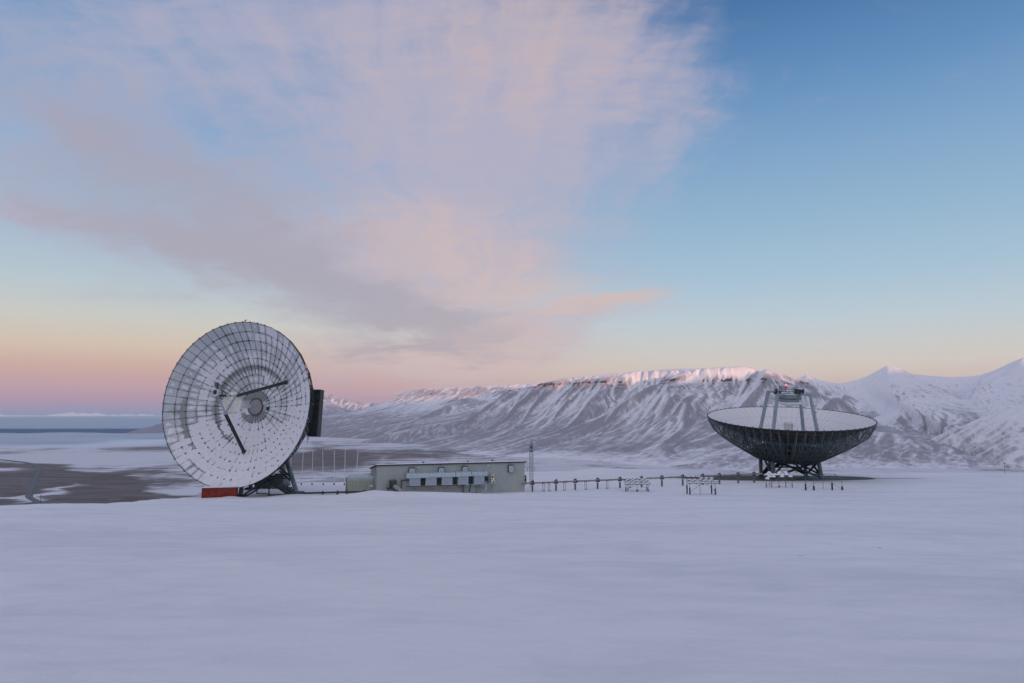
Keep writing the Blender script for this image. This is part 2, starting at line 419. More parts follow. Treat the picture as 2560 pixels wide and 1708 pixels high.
# ------------------------------------------------------------------ ground near the station
EDGE_S = np.array([-3, -1.2, -.75, -.62, -.54, -.50, -.42, -.31, -.25, -.10, 0, .13, .22, .30, .75, 1.5, 3])
EDGE_Y = np.array([40, 55, 70, 78, 90, 118, 150, 161, 166, 190, 212, 241, 226, 216, 210, 240, 260.])
def ground_h(x, y, fine=True):
    x = np.asarray(x, float); y = np.asarray(y, float)
    d = np.hypot(x, y)
    Y = np.where(y > 0, y, 0)
    # slope down from the camera, then the almost level shelf the station stands on
    a = -1.7 - .1172 * Y; c_ = -15.95 - .045 * (Y - 125)
    k = .45
    z = k * np.log(np.exp(a / k) + np.exp(c_ / k))            # smooth max
    z = z + np.where(y < 0, -y * .16, 0)
    s = x / np.maximum(y, 1.0)
    E = np.interp(s, EDGE_S, EDGE_Y)
    z = z + .012 * np.maximum(x - 40, 0) * sstep(d, 40, 90) * (1 - sstep(y, 110, 135))
    o = y - E + 4 * fbm(x / 30, y / 30, 3, 5)
    drop = np.where(o > 0, np.minimum(o * o / 90, o * .40 - 3.6 + 0 * o), 0)
    drop = np.where((o > 0) & (o < 18), o * o / 90, np.where(o >= 18, o * .40 - 3.6, 0))
    z = z - drop
    amp = sstep(d, 3, 25)
    z = z + amp * (.55 * fbm(x / 30 + 3, y / 13, 3, 11) + .15 * fbm(x / 8, y / 6.0, 3, 21)) * (1 - .75 * sstep(y, 105, 125) * (1 - sstep(y, 200, 230)))
    z = z - .55 * sstep(-x, 40, 48) * (1 - sstep(-x, 74, 84)) * sstep(y, 117, 124) * (1 - sstep(y, 137, 146))
    z = z + .38 * np.exp(-((x + 51.5) / 3.0) ** 2 - ((y - 127.6) / 1.0) ** 2) * sstep(y, 124, 127)
    # wind drift banked up in front of the long hut
    bank = np.exp(-((y - 121.5 - .035 * x) / 2.6) ** 2)
    z = z + bank * np.interp(x, [-45, -32, -27, -24, -20, -14, -6, -2, 2, 6, 14], [0, .35, .75, 1.25, 1.05, .95, .72, .62, .8, .6, 0])
    # drift around the red container
    if fine:
        z = z + (.07 * fbm(x / 2.4, y / 1.1, 4, 33) + .06 * np.abs(fbm(x / 4 + .4 * y, y / 1.3, 4, 35))) * sstep(d, 2, 6) * (1 - sstep(d, 80, 140)) * sstep(fbm(x / 14, y / 9, 2, 37), -.35, .3)
        z = z + .035 * fbm(x / .5, y / .38, 3, 78) * np.exp(-((x - 5.2) / 3.2) ** 2 - ((y - 8.8) / 2.6) ** 2)
        tr = np.exp(-(((x - 6.6 - .55 * (y - 6)) / 1.1) ** 2)) * sstep(y, 4, 6) * (1 - sstep(y, 12, 16))
        z = z - .09 * tr * sstep(fbm(x / .42, y / .34, 2, 77), 0.02, .3)
    z = np.where(z < -440, -440 + (z + 440) * 0, z)
    return z
def gz(x, y): return float(ground_h(x, y, False))

def build_ground():
    az = np.concatenate([np.linspace(-180, -64, 60, endpoint=False), np.linspace(-64, 50, 980, endpoint=False), np.linspace(50, 180, 70, endpoint=False)])
    az = np.radians(az)
    r = np.concatenate([[0.02], np.geomspace(.6, 300, 560), np.geomspace(306, 1700, 50)])
    A, R = np.meshgrid(az, r)
    X = R * np.sin(A); Y = R * np.cos(A); Z = ground_h(X, Y)
    e = ((X - 70) / 27) ** 2 + ((Y - 186) / 13.5) ** 2
    bare = sstep(1.35 - e, 0, .7)
    strip = np.exp(-((Y - (183 + .02 * (X - 90))) / 2.6) ** 2) * sstep(X, 78, 92) * (1 - sstep(X, 104, 126)) * .62
    bare = np.maximum(bare, strip)
    e2 = ((X + 61) / 14) ** 2 + ((Y - 131.5) / 3.0) ** 2
    bare = np.maximum(bare, .60 * sstep(1.4 - e2, 0, .8) * sstep(-X, 55, 62))
    E = np.interp(X / np.maximum(Y, 1), EDGE_S, EDGE_Y)
    ed = np.exp(-((Y - E - 3) / 4) ** 2) * (.45 * sstep(X / np.maximum(Y, 1), -.02, .06) * (1 - sstep(X / np.maximum(Y, 1), .14, .2)) + .5 * sstep(-X / np.maximum(Y, 1), .44, .5) * (1 - sstep(-X / np.maximum(Y, 1), .54, .58)))
    bare = np.maximum(bare, ed)
    o = grid_mesh('ground', X, Y, Z, snow_ground_mat(), {'bare': bare}, wrap=True, flip=True)
    tag(o, 'smooth purple white snow slope running from the camera to the antenna site', 'snow', kind='structure')
build_ground()

# ------------------------------------------------------------------ mountains
def erode(H, cell, nb, nd, steps, seed, K=4.0, er=.28, dep=.25):
    rs = np.random.RandomState(seed); ny, nx = H.shape
    h = (H / cell).ravel().copy(); flow = np.zeros(nx * ny)
    for b in range(nb):
        x = rs.rand(nd) * (nx - 3) + 1; y = rs.rand(nd) * (ny - 3) + 1
        dx = np.zeros(nd); dy = np.zeros(nd); vel = np.ones(nd); wat = np.ones(nd); sed = np.zeros(nd)
        for s in range(steps):
            ix = x.astype(int); iy = y.astype(int); u = x - ix; v = y - iy; i0 = iy * nx + ix
            a, b_, c, d = h[i0], h[i0 + 1], h[i0 + nx], h[i0 + nx + 1]
            gx = (b_ - a) * (1 - v) + (d - c) * v; gy = (c - a) * (1 - u) + (d - b_) * u
            hh = a * (1 - u) * (1 - v) + b_ * u * (1 - v) + c * (1 - u) * v + d * u * v
            dx = dx * .25 - gx * .75; dy = dy * .25 - gy * .75
            L = np.sqrt(dx * dx + dy * dy) + 1e-9; dx /= L; dy /= L
            x2 = np.clip(x + dx, 1, nx - 2.01); y2 = np.clip(y + dy, 1, ny - 2.01)
            jx = x2.astype(int); jy = y2.astype(int); p = x2 - jx; q = y2 - jy; j0 = jy * nx + jx
            hn = h[j0] * (1 - p) * (1 - q) + h[j0 + 1] * p * (1 - q) + h[j0 + nx] * (1 - p) * q + h[j0 + nx + 1] * p * q
            dh = hn - hh
            cap = np.maximum(-dh, .01) * vel * wat * K
            up = dh > 0
            delta = np.where(up, np.minimum(dh, sed), np.where(sed > cap, (sed - cap) * dep, -np.minimum((cap - sed) * er, np.maximum(-dh, 0) * .8)))
            W = np.bincount(np.concatenate([i0, i0 + 1, i0 + nx, i0 + nx + 1]),
                            weights=np.concatenate([delta * (1 - u) * (1 - v), delta * u * (1 - v), delta * (1 - u) * v, delta * u * v]), minlength=nx * ny)
            h += np.clip(W, -.035, .035)
            if s > 3: flow += np.bincount(i0, weights=wat, minlength=nx * ny)
            sed = np.maximum(sed - delta, 0)
            vel = np.minimum(np.sqrt(np.maximum(vel * vel - dh * 2, .01)), 3); wat *= .985
            x, y = x2, y2
    return (h * cell).reshape(ny, nx), flow.reshape(ny, nx)
def blur(A, n=1):
    for _ in range(n):
        B = np.pad(A, 1, mode='edge')
        A = (B[:-2, 1:-1] + B[2:, 1:-1] + B[1:-1, :-2] + B[1:-1, 2:] + 4 * B[1:-1, 1:-1]) / 8
    return A
def seg_field(X, Y, pts, closed=False):
    """distance to a polyline, its interpolated height, position along it, inside flag"""
    n = len(pts); best = np.full(X.shape, 1e12); zz = np.zeros(X.shape); uu = np.zeros(X.shape); ins = np.zeros(X.shape, bool); acc = 0
    for i in range(n if closed else n - 1):
        a = pts[i]; b = pts[(i + 1) % n]; vx, vy = b[0] - a[0], b[1] - a[1]; L2 = vx * vx + vy * vy
        t = np.clip(((X - a[0]) * vx + (Y - a[1]) * vy) / L2, 0, 1)
        d = np.hypot(X - a[0] - t * vx, Y - a[1] - t * vy)
        m = d < best
        best = np.where(m, d, best); zz = np.where(m, a[2] + t * (b[2] - a[2]), zz); uu = np.where(m, acc + t * math.sqrt(L2), uu)
        acc += math.sqrt(L2)
        if closed:
            cond = ((a[1] > Y) != (b[1] > Y)) & (X < vx * (Y - a[1]) / (vy if abs(vy) > 1e-9 else 1e-9) + a[0])
            ins ^= cond
    return best, zz, uu, ins
def PT(*l): return [tuple(at(px, py, Y)) for px, py, Y in l]
def ridge_h(X, Y, pts, dp, zp, warp=0):
    d, z, u, _ = seg_field(X, Y, pts)
    dd = np.maximum(d + warp, 0)
    return z - np.interp(dd, dp, zp) - np.maximum(dd - dp[-1], 0) * .4
def mountain_grid(name, x0, x1, y0, y1, cell, hf, label, seed, nb=10, nd=16000, steps=60, dirn=(-.81, -.58), K=4.0, cliffs=(), asp=(.5, -.86), rockb=0.0, foot=(900, 400, 900)):
    xs = np.arange(x0, x1, cell); ys = np.arange(y0, y1, cell); X, Y = np.meshgrid(xs, ys)
    H = hf(X, Y)
    fade = sstep(X, x0, x0 + foot[0]) * (1 - sstep(X, x1 - foot[1], x1)) * sstep(Y, y0, y0 + foot[2])
    H = -480 + (H + 480) * fade
    H, fl = erode(H, cell, nb, nd, steps, seed, K)
    H = .6 * H + .4 * blur(H, 2)
    gy, gx = np.gradient(H, cell); sl = np.hypot(gx, gy)
    lf = np.log1p(blur(fl, 1)); lf = lf / (np.percentile(lf, 99.5) + 1e-6)
    aspect = (-gx * asp[0] - gy * asp[1]) / (sl + .05)           # 1 where the face looks along asp
    gs = blur(sl, 2)
    conv = blur(H, 6) - H                                       # positive in hollows
    rock = .25 * sstep(gs, .3, .8) + .62 * (blur(aspect, 1) - .45) * sstep(gs, .08, .35) + rockb
    rock = rock + (.36 * sstep(-H, -120, 260) + .25 * sstep(-H, 50, 420) * fbm(X / 900, Y / 900, 4, seed + 3)) + .2 * sstep(-X, 4300, 5600)
    rock = rock - .5 * sstep(conv / cell, .03, .30) * sstep(H, -300, 50) + .55 * sstep(lf, .55, .92) * sstep(-H, -50, 200) + .12 * sstep(-conv / cell, .03, .3) - .5 * sstep(H, 360, 440)
    rock = rock + .35 * fbm(X / 700, Y / 700, 4, seed + 9)
    rock = rock * sstep(sl, .02, .14) if name != 'x' else rock
    cl = np.zeros_like(H)
    for (zc, w, amp) in cliffs:
        zw = zc + 25 * fbm(X / 900, Y / 900, 3, seed + 5)
        cl = np.maximum(cl, amp * np.exp(-((H - zw) / w) ** 2) * sstep(gs, .30, .55) * sstep(fbm(X / 170, Y / 170, 4, seed + 6) - 1.6 * conv / cell, -.15, .25))
    u = -X * dirn[1] + Y * dirn[0]; v = X * dirn[0] + Y * dirn[1]
    # sink everything that lies at the valley floor below it, so the sheets never coincide
    Z = np.where(H < -447, -447 - (-447 - H) * 1.0, H); Z = np.maximum(Z, -520)
    o = grid_mesh(name, X, Y, Z, MOUNT, {'rock': rock, 'cliff': cl, 'streak': u, 'down': v})
    tag(o, label, 'mountain', kind='structure')
    return o

# -- the big flat-topped massif in the middle
def pz(px, py, z): return tuple(atz(px, py, z))
def h_main(X, Y):
    front = PT((1893, 919, 8350), (1860, 914, 8380), (1790, 918, 8520), (1720, 923, 8700), (1640, 925, 8960), (1590, 928, 9150), (1545, 934, 9350), (1480, 939, 9650), (1412, 944, 9980), (1352, 957, 10300))
    back = [(900, 12400, 400), (3200, 12900, 470), (4500, 12200, 515)]
    pts = front + back
    d, z, u, ins = seg_field(X, Y, pts, True)
    wu = X * (-.80) + Y * .60; wv = X * (-.60) + Y * (-.80)
    bend = 160 * fbm(X / 1500, Y / 1500, 2, 3)
    r1 = 1 - 2.4 * np.abs(perlin((wu + bend) / 620, wv / 3600 + 3, 41))
    r2 = 1 - 2.2 * np.abs(perlin((wu + .5 * bend) / 175, wv / 1500, 42))
    r3 = perlin(wu / 950 + 2, wv / 1900, 43)
    A1 = np.interp(d, [0, 60, 350, 900, 2200, 3200], [45, 110, 260, 420, 460, 200])
    A2 = np.interp(d, [0, 60, 350, 900, 2200], [28, 55, 80, 90, 60])
    A3 = np.interp(d, [0, 400, 1200, 2600], [20, 110, 330, 260])
    de = np.maximum(d - r1 * A1 - r2 * A2 - r3 * A3 + 50, d * .25)
    prof_d = [0, 55, 160, 330, 560, 900, 1300, 1800, 2400, 3000, 3700, 5000]
    prof_z = [0, 45, 145, 275, 420, 585, 710, 800, 870, 930, 975, 1010]
    out = z - np.interp(de, prof_d, prof_z)
    inn = z + np.minimum(d * .06, 45) * sstep(d, 0, 500) + 50 * np.exp(-(((X - 2150) / 750) ** 2 + ((Y - 10900) / 1000) ** 2))
    H = np.where(ins, inn, out)
    # the ridge that comes down to the left from its west end
    R = PT((1352, 957, 10300), (1300, 985, 10150), (1260, 1009, 10000), (1152, 1050, 9600), (1040, 1068, 9300), (920, 1098, 8950), (800, 1125, 8750), (700, 1140, 8600))
    wr = 90 * fbm(X / 600, Y / 600, 4, 8)
    H = np.maximum(H, ridge_h(X, Y, R, [0, 60, 400, 900, 1800, 3000], [0, 12, 120, 250, 400, 560], wr))
    H = H + 9 * fbm(X / 260, Y / 260, 5, 12) * np.where(ins, .3, 1) * sstep(d, 20, 200)
    return H
mountain_grid('mountain', -4600, 5600, 4400, 12950, 17, h_main, 'broad flat topped snowy mountain with dark cliff bands and pink lit rim', 7, 12, 17000, 70, dirn=(-.60, -.80),
              cliffs=((338, 22, 1.2), (296, 9, 1.1), (255, 8, .9)), rockb=.40)

# -- mesa, knoll, headland and far peak to the left of it
def h_left(X, Y):
    W = 130 * fbm(X / 900, Y / 900, 5, 18) + 60 * (1 - 2 * np.abs(perlin(X / 300, Y / 420, 19)))
    mesa = PT((1016, 977, 15200), (1040, 972, 14700), (1110, 969, 14200), (1180, 966, 13700), (1300, 961, 13000), (1348, 958, 12600)) + [(1500, 14500, 470), (-400, 18500, 440), (-2200, 17000, 420)]
    d, z, u, ins = seg_field(X, Y, mesa, True)
    wu = X * (-.58) + Y * .81; wv = X * (-.81) + Y * (-.58)
    r1 = 1 - 2.2 * np.abs(perlin(wu / 420 + 5, wv / 2500, 51)); r2 = 1 - 2.2 * np.abs(perlin(wu / 190, wv / 1500, 52))
    de = np.maximum(d - r1 * np.interp(d, [0, 300, 1500], [35, 110, 150]) - r2 * np.interp(d, [0, 200, 900], [25, 45, 40]) + 40, .2 * d)
    H = np.where(ins, z + 12, z - np.interp(de, [0, 150, 400, 800, 1400, 2200, 3500], [0, 110, 250, 400, 520, 640, 820]) - .4 * np.maximum(de - 3500, 0))
    P1 = [0, 200, 600, 1200, 2200, 3500]; Q1 = [0, 105, 260, 420, 600, 800]
    H = np.maximum(H, ridge_h(X, Y, PT((1016, 977, 15200), (985, 990, 15100), (950, 1008, 15000), (900, 1020, 14600), (850, 1040, 14000), (800, 1060, 13400), (700, 1095, 12500)), P1, Q1, W))
    H = np.maximum(H, ridge_h(X, Y, PT((1215, 1000, 12500), (1170, 994, 12400), (1150, 996, 12300), (1090, 1022, 11900), (1010, 1060, 11300)), [0, 40, 300, 700, 1400, 2600], [0, 6, 130, 270, 400, 560], W * .6))
    H = np.maximum(H, ridge_h(X, Y, PT((925, 1040, 13000), (880, 1052, 12500), (840, 1070, 12200)), [0, 250, 700, 1400, 2600], [0, 70, 200, 300, 420], W))
    H = np.maximum(H, ridge_h(X, Y, PT((286, 1091, 11150), (345, 1074, 11700), (400, 1058, 12400), (500, 1034, 14000), (640, 1012, 17000), (770, 984, 20000)), [0, 250, 700, 1300, 2200], [0, 70, 240, 400, 700], W * .5))
    H = np.maximum(H, ridge_h(X, Y, PT((740, 985, 20600), (800, 977, 20300), (835, 985, 20200), (862, 997, 20000), (900, 1004, 19800), (950, 1008, 19500), (1000, 1000, 19500)), [0, 300, 900, 1700, 2600], [0, 150, 380, 620, 1000], W))
    return H + 10 * fbm(X / 300, Y / 300, 4, 14)
mountain_grid('mountain', -8600, 2300, 8800, 21800, 30, h_left, 'lower snowy ridges and mesa receding to the left with a pink lit distant peak', 17, 8, 14000, 55,
              cliffs=((270, 14, .9), (225, 9, .8), (180, 9, .6)), rockb=.42, foot=(1500, 400, 1500))

# -- range closing the side valley on the right
def h_right(X, Y):
    W = 110 * fbm(X / 800, Y / 800, 5, 28) + 70 * (1 - 2 * np.abs(perlin(X / 380, Y / 500, 29)))
    crest = PT((1900, 985, 12800), (1955, 968, 12800), (1985, 951, 12700), (2018, 935, 12600), (2050, 951, 12500), (2100, 959, 12400), (2150, 948, 12400), (2185, 931, 12300), (2218, 913, 12200), (2248, 917, 12200),
               (2280, 935, 12200), (2330, 939, 12100), (2385, 943, 12000), (2450, 938, 11900), (2490, 924, 11700), (2520, 909, 11500), (2560, 893, 11300), (2660, 865, 11200), (2800, 880, 11000))
    d, z, u, _ = seg_field(X, Y, crest)
    dw = np.maximum(d + W * sstep(d, 60, 600), 0)
    H = z - np.interp(dw, [0, 250, 700, 1300, 2100, 3100, 4300, 6000], [0, 120, 290, 450, 640, 850, 1080, 1500])
    P = [0, 250, 600, 1100, 1800]; Q = [0, 120, 270, 420, 560]
    for R in (((2110, 985, 11600), (2090, 1010, 10900), (2070, 1040, 10100), (2100, 1075, 9300), (2150, 1115, 8500)),
              ((2218, 960, 11700), (2240, 1000, 10800), (2250, 1030, 10000), (2230, 1065, 9200), (2200, 1105, 8500)),
              ((2330, 980, 11400), (2320, 1010, 10600), (2300, 1035, 9900), (2290, 1070, 9200), (2280, 1110, 8300)),
              ((2440, 980, 11200), (2425, 1005, 10500), (2420, 1030, 9800), (2390, 1060, 9100)),
              ((2560, 960, 11000), (2530, 1000, 10000), (2500, 1030, 9300))):
        H = np.maximum(H, ridge_h(X, Y, PT(*R), P, Q, W * .8))
    near = PT((2900, 905, 6100), (2720, 960, 6200), (2560, 1012, 6300), (2500, 1027, 6400), (2390, 1067, 6600), (2300, 1107, 6800), (2240, 1135, 6700))
    H = np.maximum(H, ridge_h(X, Y, near, [0, 200, 600, 1200, 1900, 3000], [0, 30, 160, 330, 470, 600], .5 * W))
    low = PT((2060, 1050, 8600), (2181, 1086, 7900), (2240, 1108, 7500), (2300, 1140, 6900))
    H = np.maximum(H, ridge_h(X, Y, low, [0, 150, 600, 1200, 2600], [0, 30, 130, 240, 420], .5 * W))
    return H + 10 * fbm(X / 260, Y / 260, 4, 24)
mountain_grid('mountain', 2500, 12500, 4500, 13400, 21, h_right, 'blue shaded snowy range with a rounded cone peak behind the upward facing dish', 27, 10, 16000, 60, dirn=(-.3, -.95),
              cliffs=(), asp=(.8, -.5), rockb=.42)

# -- far peaks across the fjord
def build_far():
    xs = np.arange(-33000, -19500, 60.); ys = np.arange(39000, 42000, 90.); X, Y = np.meshgrid(xs, ys)
    H = np.full(X.shape, -520.)
    rs = random.Random(4)
    pk = [(130, 1036, 400), (150, 1034, 380), (178, 1030.5, 420), (190, 1034, 300), (208, 1031.5, 420), (222, 1036, 330), (240, 1032.5, 450), (258, 1035, 400), (284, 1035.5, 350), (313, 1034.8, 420), (330, 1036, 350), (357, 1034.6, 330), (378, 1036, 400), (395, 1037.5, 300), (2, 1036, 250), (-20, 1035, 500), (160, 1036, 500), (270, 1037.5, 600), (345, 1037.5, 600)]
    for px, py, w in pk:
        p = at(px, py, 40500 + rs.uniform(-300, 300))
        d = np.hypot(X - p.x, (Y - p.y) * .8)
        H = np.maximum(H, p.z - d * .24 * 400 / w)
    H = H + 26 * fbm(X / 500, Y / 500, 5, 61) + 12 * fbm(X / 160, Y / 160, 3, 62)
    o = grid_mesh('mountain', X, Y, H, MOUNT, {'rock': np.full(X.shape, .12), 'cliff': np.zeros(X.shape), 'streak': X, 'down': Y})
    tag(o, 'row of tiny pink snow peaks on the horizon beyond the fog', 'mountain', kind='structure')
build_far()

# -- added unseen ridge behind the camera, its crest shaped to keep the low sun off the station and the mountain feet
def build_back():
    xs = np.arange(-16000, 34000, 160.); ys = np.arange(-8500, -2400, 130.); X, Y = np.meshgrid(xs, ys)
    crest = np.interp(X, [-16000, 0, 5000, 8600, 9600, 12000, 16000, 34000], [760, 790, 800, 820, 950, 1230, 1290, 1250]) + 40 * fbm(X / 1500, X * 0 + 2, 4, 71)
    H = crest - np.abs(Y + 5200) * .46 + 60 * fbm(X / 900, Y / 900, 5, 72)
    H = np.maximum(H, -470)
    o = grid_mesh('sun_block_hills', X, Y, H, MOUNT, {'rock': np.full(X.shape, .2), 'cliff': np.zeros(X.shape), 'streak': X, 'down': Y})
    tag(o, 'unseen snowy ridge added behind the camera to block the low sun', 'sun_block_hills', kind='structure')
build_back()

# ------------------------------------------------------------------ valley floor, fjord, road, fog
def build_valley():
    xs = np.arange(-16000, 14000, 60.); ys = np.arange(500, 13800, 55.)
    X, Y0 = np.meshgrid(xs, ys)
    coast = np.interp(X, [-16000, -7500, -5200, -4200, 14000], [7700, 7900, 8300, 12800, 13800]) + 180 * fbm(X / 900, X * 0, 4, 81)
    Y = 500 + (Y0 - 500) / (13745. - 500) * (coast - 500)
    Z = -450 + 1.2 * fbm(X / 500, Y / 500, 3, 82)
    # bare gravel plain: big dark fan in the foreground, snowed-over flats further out
    bare = np.full(X.shape, .34)
    yb = np.interp(X, [-9000, -4500, -3500, -3000, -2300, -1800, -1000], [5900, 5700, 5450, 4900, 4250, 3550, 3300]) + 260 * fbm(X / 900, Y / 600, 4, 83)
    bare += .62 * (1 - sstep(Y - yb, -120, 160))
    bare += -.42 * np.exp(-(((X + 3500) / 1250) ** 2 + ((Y - 6300) / 900) ** 2)) - .12 * sstep(Y, 6600, 7600) * (1 - sstep(X, -5200, -4200))
    bare += .34 * np.exp(-(((X + 3900) / 900) ** 2 + ((Y - 7500) / 700) ** 2))
    bare += .50 * np.exp(-(((X + 1700) / 1100) ** 2 + ((Y - 6300) / 1300) ** 2))
    bare += .20 * np.exp(-(((X + 2300) / 700) ** 2 + ((Y - 4500) / 500) ** 2))
    bare += -.75 * np.exp(-(((X + 3900 - .2 * (Y - 5000)) / 420) ** 2 + ((Y - 5000) / 230) ** 2))
    bare += -.8 * np.exp(-(((X + 2440 + .30 * (Y - 3600) + 50 * np.sin(Y / 55)) / 45) ** 2)) * sstep(Y, 3250, 3400) * (1 - sstep(Y, 4050, 4300))
    bare += -.6 * np.exp(-((Y - 3480 - 60 * fbm(X / 300, X * 0, 3, 90)) / 35) ** 2) * (1 - sstep(X, -2500, -2300))
    o = grid_mesh('valley_floor', X, Y, Z, valley_mat(), {'bare': bare})
    tag(o, 'flat frozen river plain of brown gravel and snow patches', 'plain', kind='structure')
    # road on its embankment
    pts = [atz(120, 1262, -450), atz(96, 1256, -450), atz(70, 1243, -450), atz(84, 1210, -450), atz(101, 1168, -450), atz(70, 1158, -450), atz(0, 1150, -450), atz(-200, 1140, -450)]
    m = MB()
    P = []
    for a, b in zip(pts[:-1], pts[1:]):
        for k in range(12): P.append(a.lerp(b, k / 12))
    P.append(pts[-1])
    for _ in range(6):
        P = [P[0]] + [(P[i - 1] + P[i] * 2 + P[i + 1]) / 4 for i in range(1, len(P) - 1)] + [P[-1]]
    V = []
    for i, p in enumerate(P):
        d = (P[min(i + 1, len(P) - 1)] - P[max(i - 1, 0)]); n = Vector((d.y, -d.x, 0)).normalized()
        for w, h in ((-18, -2), (-9, 4.5), (9, 4.5), (18, -2)): V.append((p.x + n.x * w, p.y + n.y * w, -449 + h))
    Fc = [(i * 4 + k, i * 4 + k + 1, i * 4 + k + 5, i * 4 + k + 4) for i in range(len(P) - 1) for k in range(3)]
    m.poly(V, Fc)
    tag(m.build('road', mat('dark_gravel_road', (.10, .11, .125), .8, 0, .2, .05)), 'dark gravel road on a low bank across the plain', 'road', kind='structure')
    # fjord water
    me = bpy.data.materials.new('fjord_water'); me.use_nodes = True; T = NT(me.node_tree); b = me.node_tree.nodes['Principled BSDF']
    b.inputs['Base Color'].default_value = (.06, .12, .22, 1); b.inputs['Roughness'].default_value = .7; b.inputs['Specular IOR Level'].default_value = .15
    tc = T.node('ShaderNodeTexCoord'); bp = T.node('ShaderNodeBump'); bp.inputs['Distance'].default_value = 1.0; bp.inputs['Strength'].default_value = .6
    T.l.new(T.noise(tc.outputs['Object'], .03, 5, .6), bp.inputs['Height']); T.l.new(bp.outputs[0], b.inputs['Normal'])
    a = np.radians(np.linspace(-80, 60, 140)); r = np.array([2500, 5000, 9000, 16000, 28000, 42500.]); A, R = np.meshgrid(a, r)
    o = grid_mesh('water', R * np.sin(A), R * np.cos(A), np.full(A.shape, -456.), me, flip=True)
    tag(o, 'dark blue fjord water between the fog banks', 'water', kind='structure')
build_valley()

def fog(name, x0, x1, y0, y1, zt, dens, seed, label, nx=160, ny=110, lump=(1600, 700)):
    """closed lumpy slab filled with even volume"""
    u = np.linspace(0, 1, nx); v = np.linspace(0, 1, ny); U, V = np.meshgrid(u, v)
    X = x0 + (x1 - x0) * U; Y = y0 + (y1 - y0) * V
    X = X + 260 * fbm(X / 1800, Y / 1800, 3, seed + 4) * np.minimum(1, 6 * np.minimum(U, 1 - U)); 
    Y = Y + 500 * fbm(U * 7, V * 2, 4, seed + 7)
    e = np.minimum(np.minimum(U, 1 - U) * (x1 - x0) / 1800, np.minimum(V, 1 - V) * (y1 - y0) / 900)
    e = np.clip(e, 0, 1) ** .6
    base = -446.0 if zt < -380 else -440.0
    T_ = (zt - base) * e * (.62 + .9 * fbm(X / lump[0], Y / lump[1], 5, seed)) + 3
    T_ = np.maximum(T_, .5)
    Zt = base + T_
    ob = grid_mesh(name, X, Y, Zt, FOGM[dens], flip=False)
    me = ob.data
    # close with a flat underside
    nv = len(me.vertices); co = np.zeros(nv * 3, np.float32); me.vertices.foreach_get('co', co); co = co.reshape(-1, 3)
    low = co.copy(); low[:, 2] = base
    idx = np.arange(nv).reshape(ny, nx)
    f = []
    a, b, c, d = idx[:-1, :-1].ravel(), idx[:-1, 1:].ravel(), idx[1:, 1:].ravel(), idx[1:, :-1].ravel()
    f += [tuple(q) for q in np.stack([a, b, c, d], -1)]
    f += [tuple(q) for q in np.stack([a, d, c, b], -1) + nv]
    rim = list(idx[0]) + list(idx[1:, -1]) + list(idx[-1, :-1][::-1]) + list(idx[1:-1, 0][::-1])
    for i in range(len(rim)):
        p, q = rim[i], rim[(i + 1) % len(rim)]
        f.append((p, p + nv, q + nv, q))
    m2 = bpy.data.meshes.new(name); m2.from_pydata([tuple(v_) for v_ in np.concatenate([co, low])], [], f); m2.update()
    m2.materials.append(FOGM[dens]); ob.data = m2; bpy.data.meshes.remove(me)
    return tag(ob, label, 'fog', kind='stuff')
FOGM = {}
def fogmat(d, col=(.93, .95, 1)):
    m = bpy.data.materials.new('fog_air'); m.use_nodes = True; m.node_tree.nodes.clear(); T = NT(m.node_tree)
    v = T.node('ShaderNodeVolumePrincipled'); v.inputs['Color'].default_value = col + (1,); v.inputs['Density'].default_value = d; v.inputs['Anisotropy'].default_value = .1
    o = T.node('ShaderNodeOutputMaterial'); T.l.new(v.outputs[0], o.inputs['Volume']); FOGM[d] = m
fogmat(.0045, (.86, .94, 1)); fogmat(.0040, (.80, .91, 1))
S.cycles.volume_bounces = 6
fog('fog_bank', -9800, -3600, 7700, 12000, -398, .0045, 101, 'pale blue grey fog bank lying on the near shore of the fjord')
fog('fog_bank', -34000, -7600, 14600, 39000, -408, .0040, 121, 'thin sheet of blue white fog far out over the fjord', 170, 90, (5200, 4200))

# ------------------------------------------------------------------ left antenna: 32 m steerable dish
def frame_m(O, e1, e2, n):
    M = Matrix.Identity(4)
    for i in range(3):
        M[i][0] = e1[i]; M[i][1] = e2[i]; M[i][2] = n[i]; M[i][3] = O[i]
    return M
def child_m(root, M):       # world matrix -> local under an unrotated root
    return Matrix.Translation(-Vector(root.location)) @ M
def rot_copy(o, angle, root, base):
    c = o.copy(); COL.objects.link(c); c.parent = root
    c.matrix_local = base @ Matrix.Rotation(angle, 4, 'Z'); return c

def dish_panel_mat():
    m = bpy.data.materials.new('dish_panels_with_snow'); m.use_nodes = True; T = NT(m.node_tree)
    b = m.node_tree.nodes['Principled BSDF']
    sn = T.node('ShaderNodeAttribute', attribute_name='snow').outputs['Fac']
    wt = T.node('ShaderNodeAttribute', attribute_name='wet').outputs['Fac']
    P = T.node('ShaderNodeTexCoord').outputs['Object']
    n = T.noise(P, 1.6, 7, .65); n2 = T.noise(P, .35, 5, .6)
    f = T.step(T.add(sn, T.mul(T.sub(n, .5), .9)), .35, .65)
    pan = T.mix(T.step(n2, .35, .65), (.47, .51, .54, 1), (.57, .61, .64, 1))
    pan = T.mix(T.step(T.add(wt, T.mul(T.sub(n, .5), .8)), .4, .8), pan, (.27, .30, .31, 1))
    sno = T.mix(T.step(n, .35, .75), (.80, .79, .84, 1), (.66, .67, .74, 1))
    T.l.new(T.mix(f, pan, sno), b.inputs['Base Color']); b.inputs['Roughness'].default_value = .6
    bp = T.node('ShaderNodeBump'); bp.inputs['Strength'].default_value = .5; bp.inputs['Distance'].default_value = .08
    T.l.new(T.add(f, T.mul(n, .3)), bp.inputs['Height']); T.l.new(bp.outputs[0], b.inputs['Normal'])
    return m

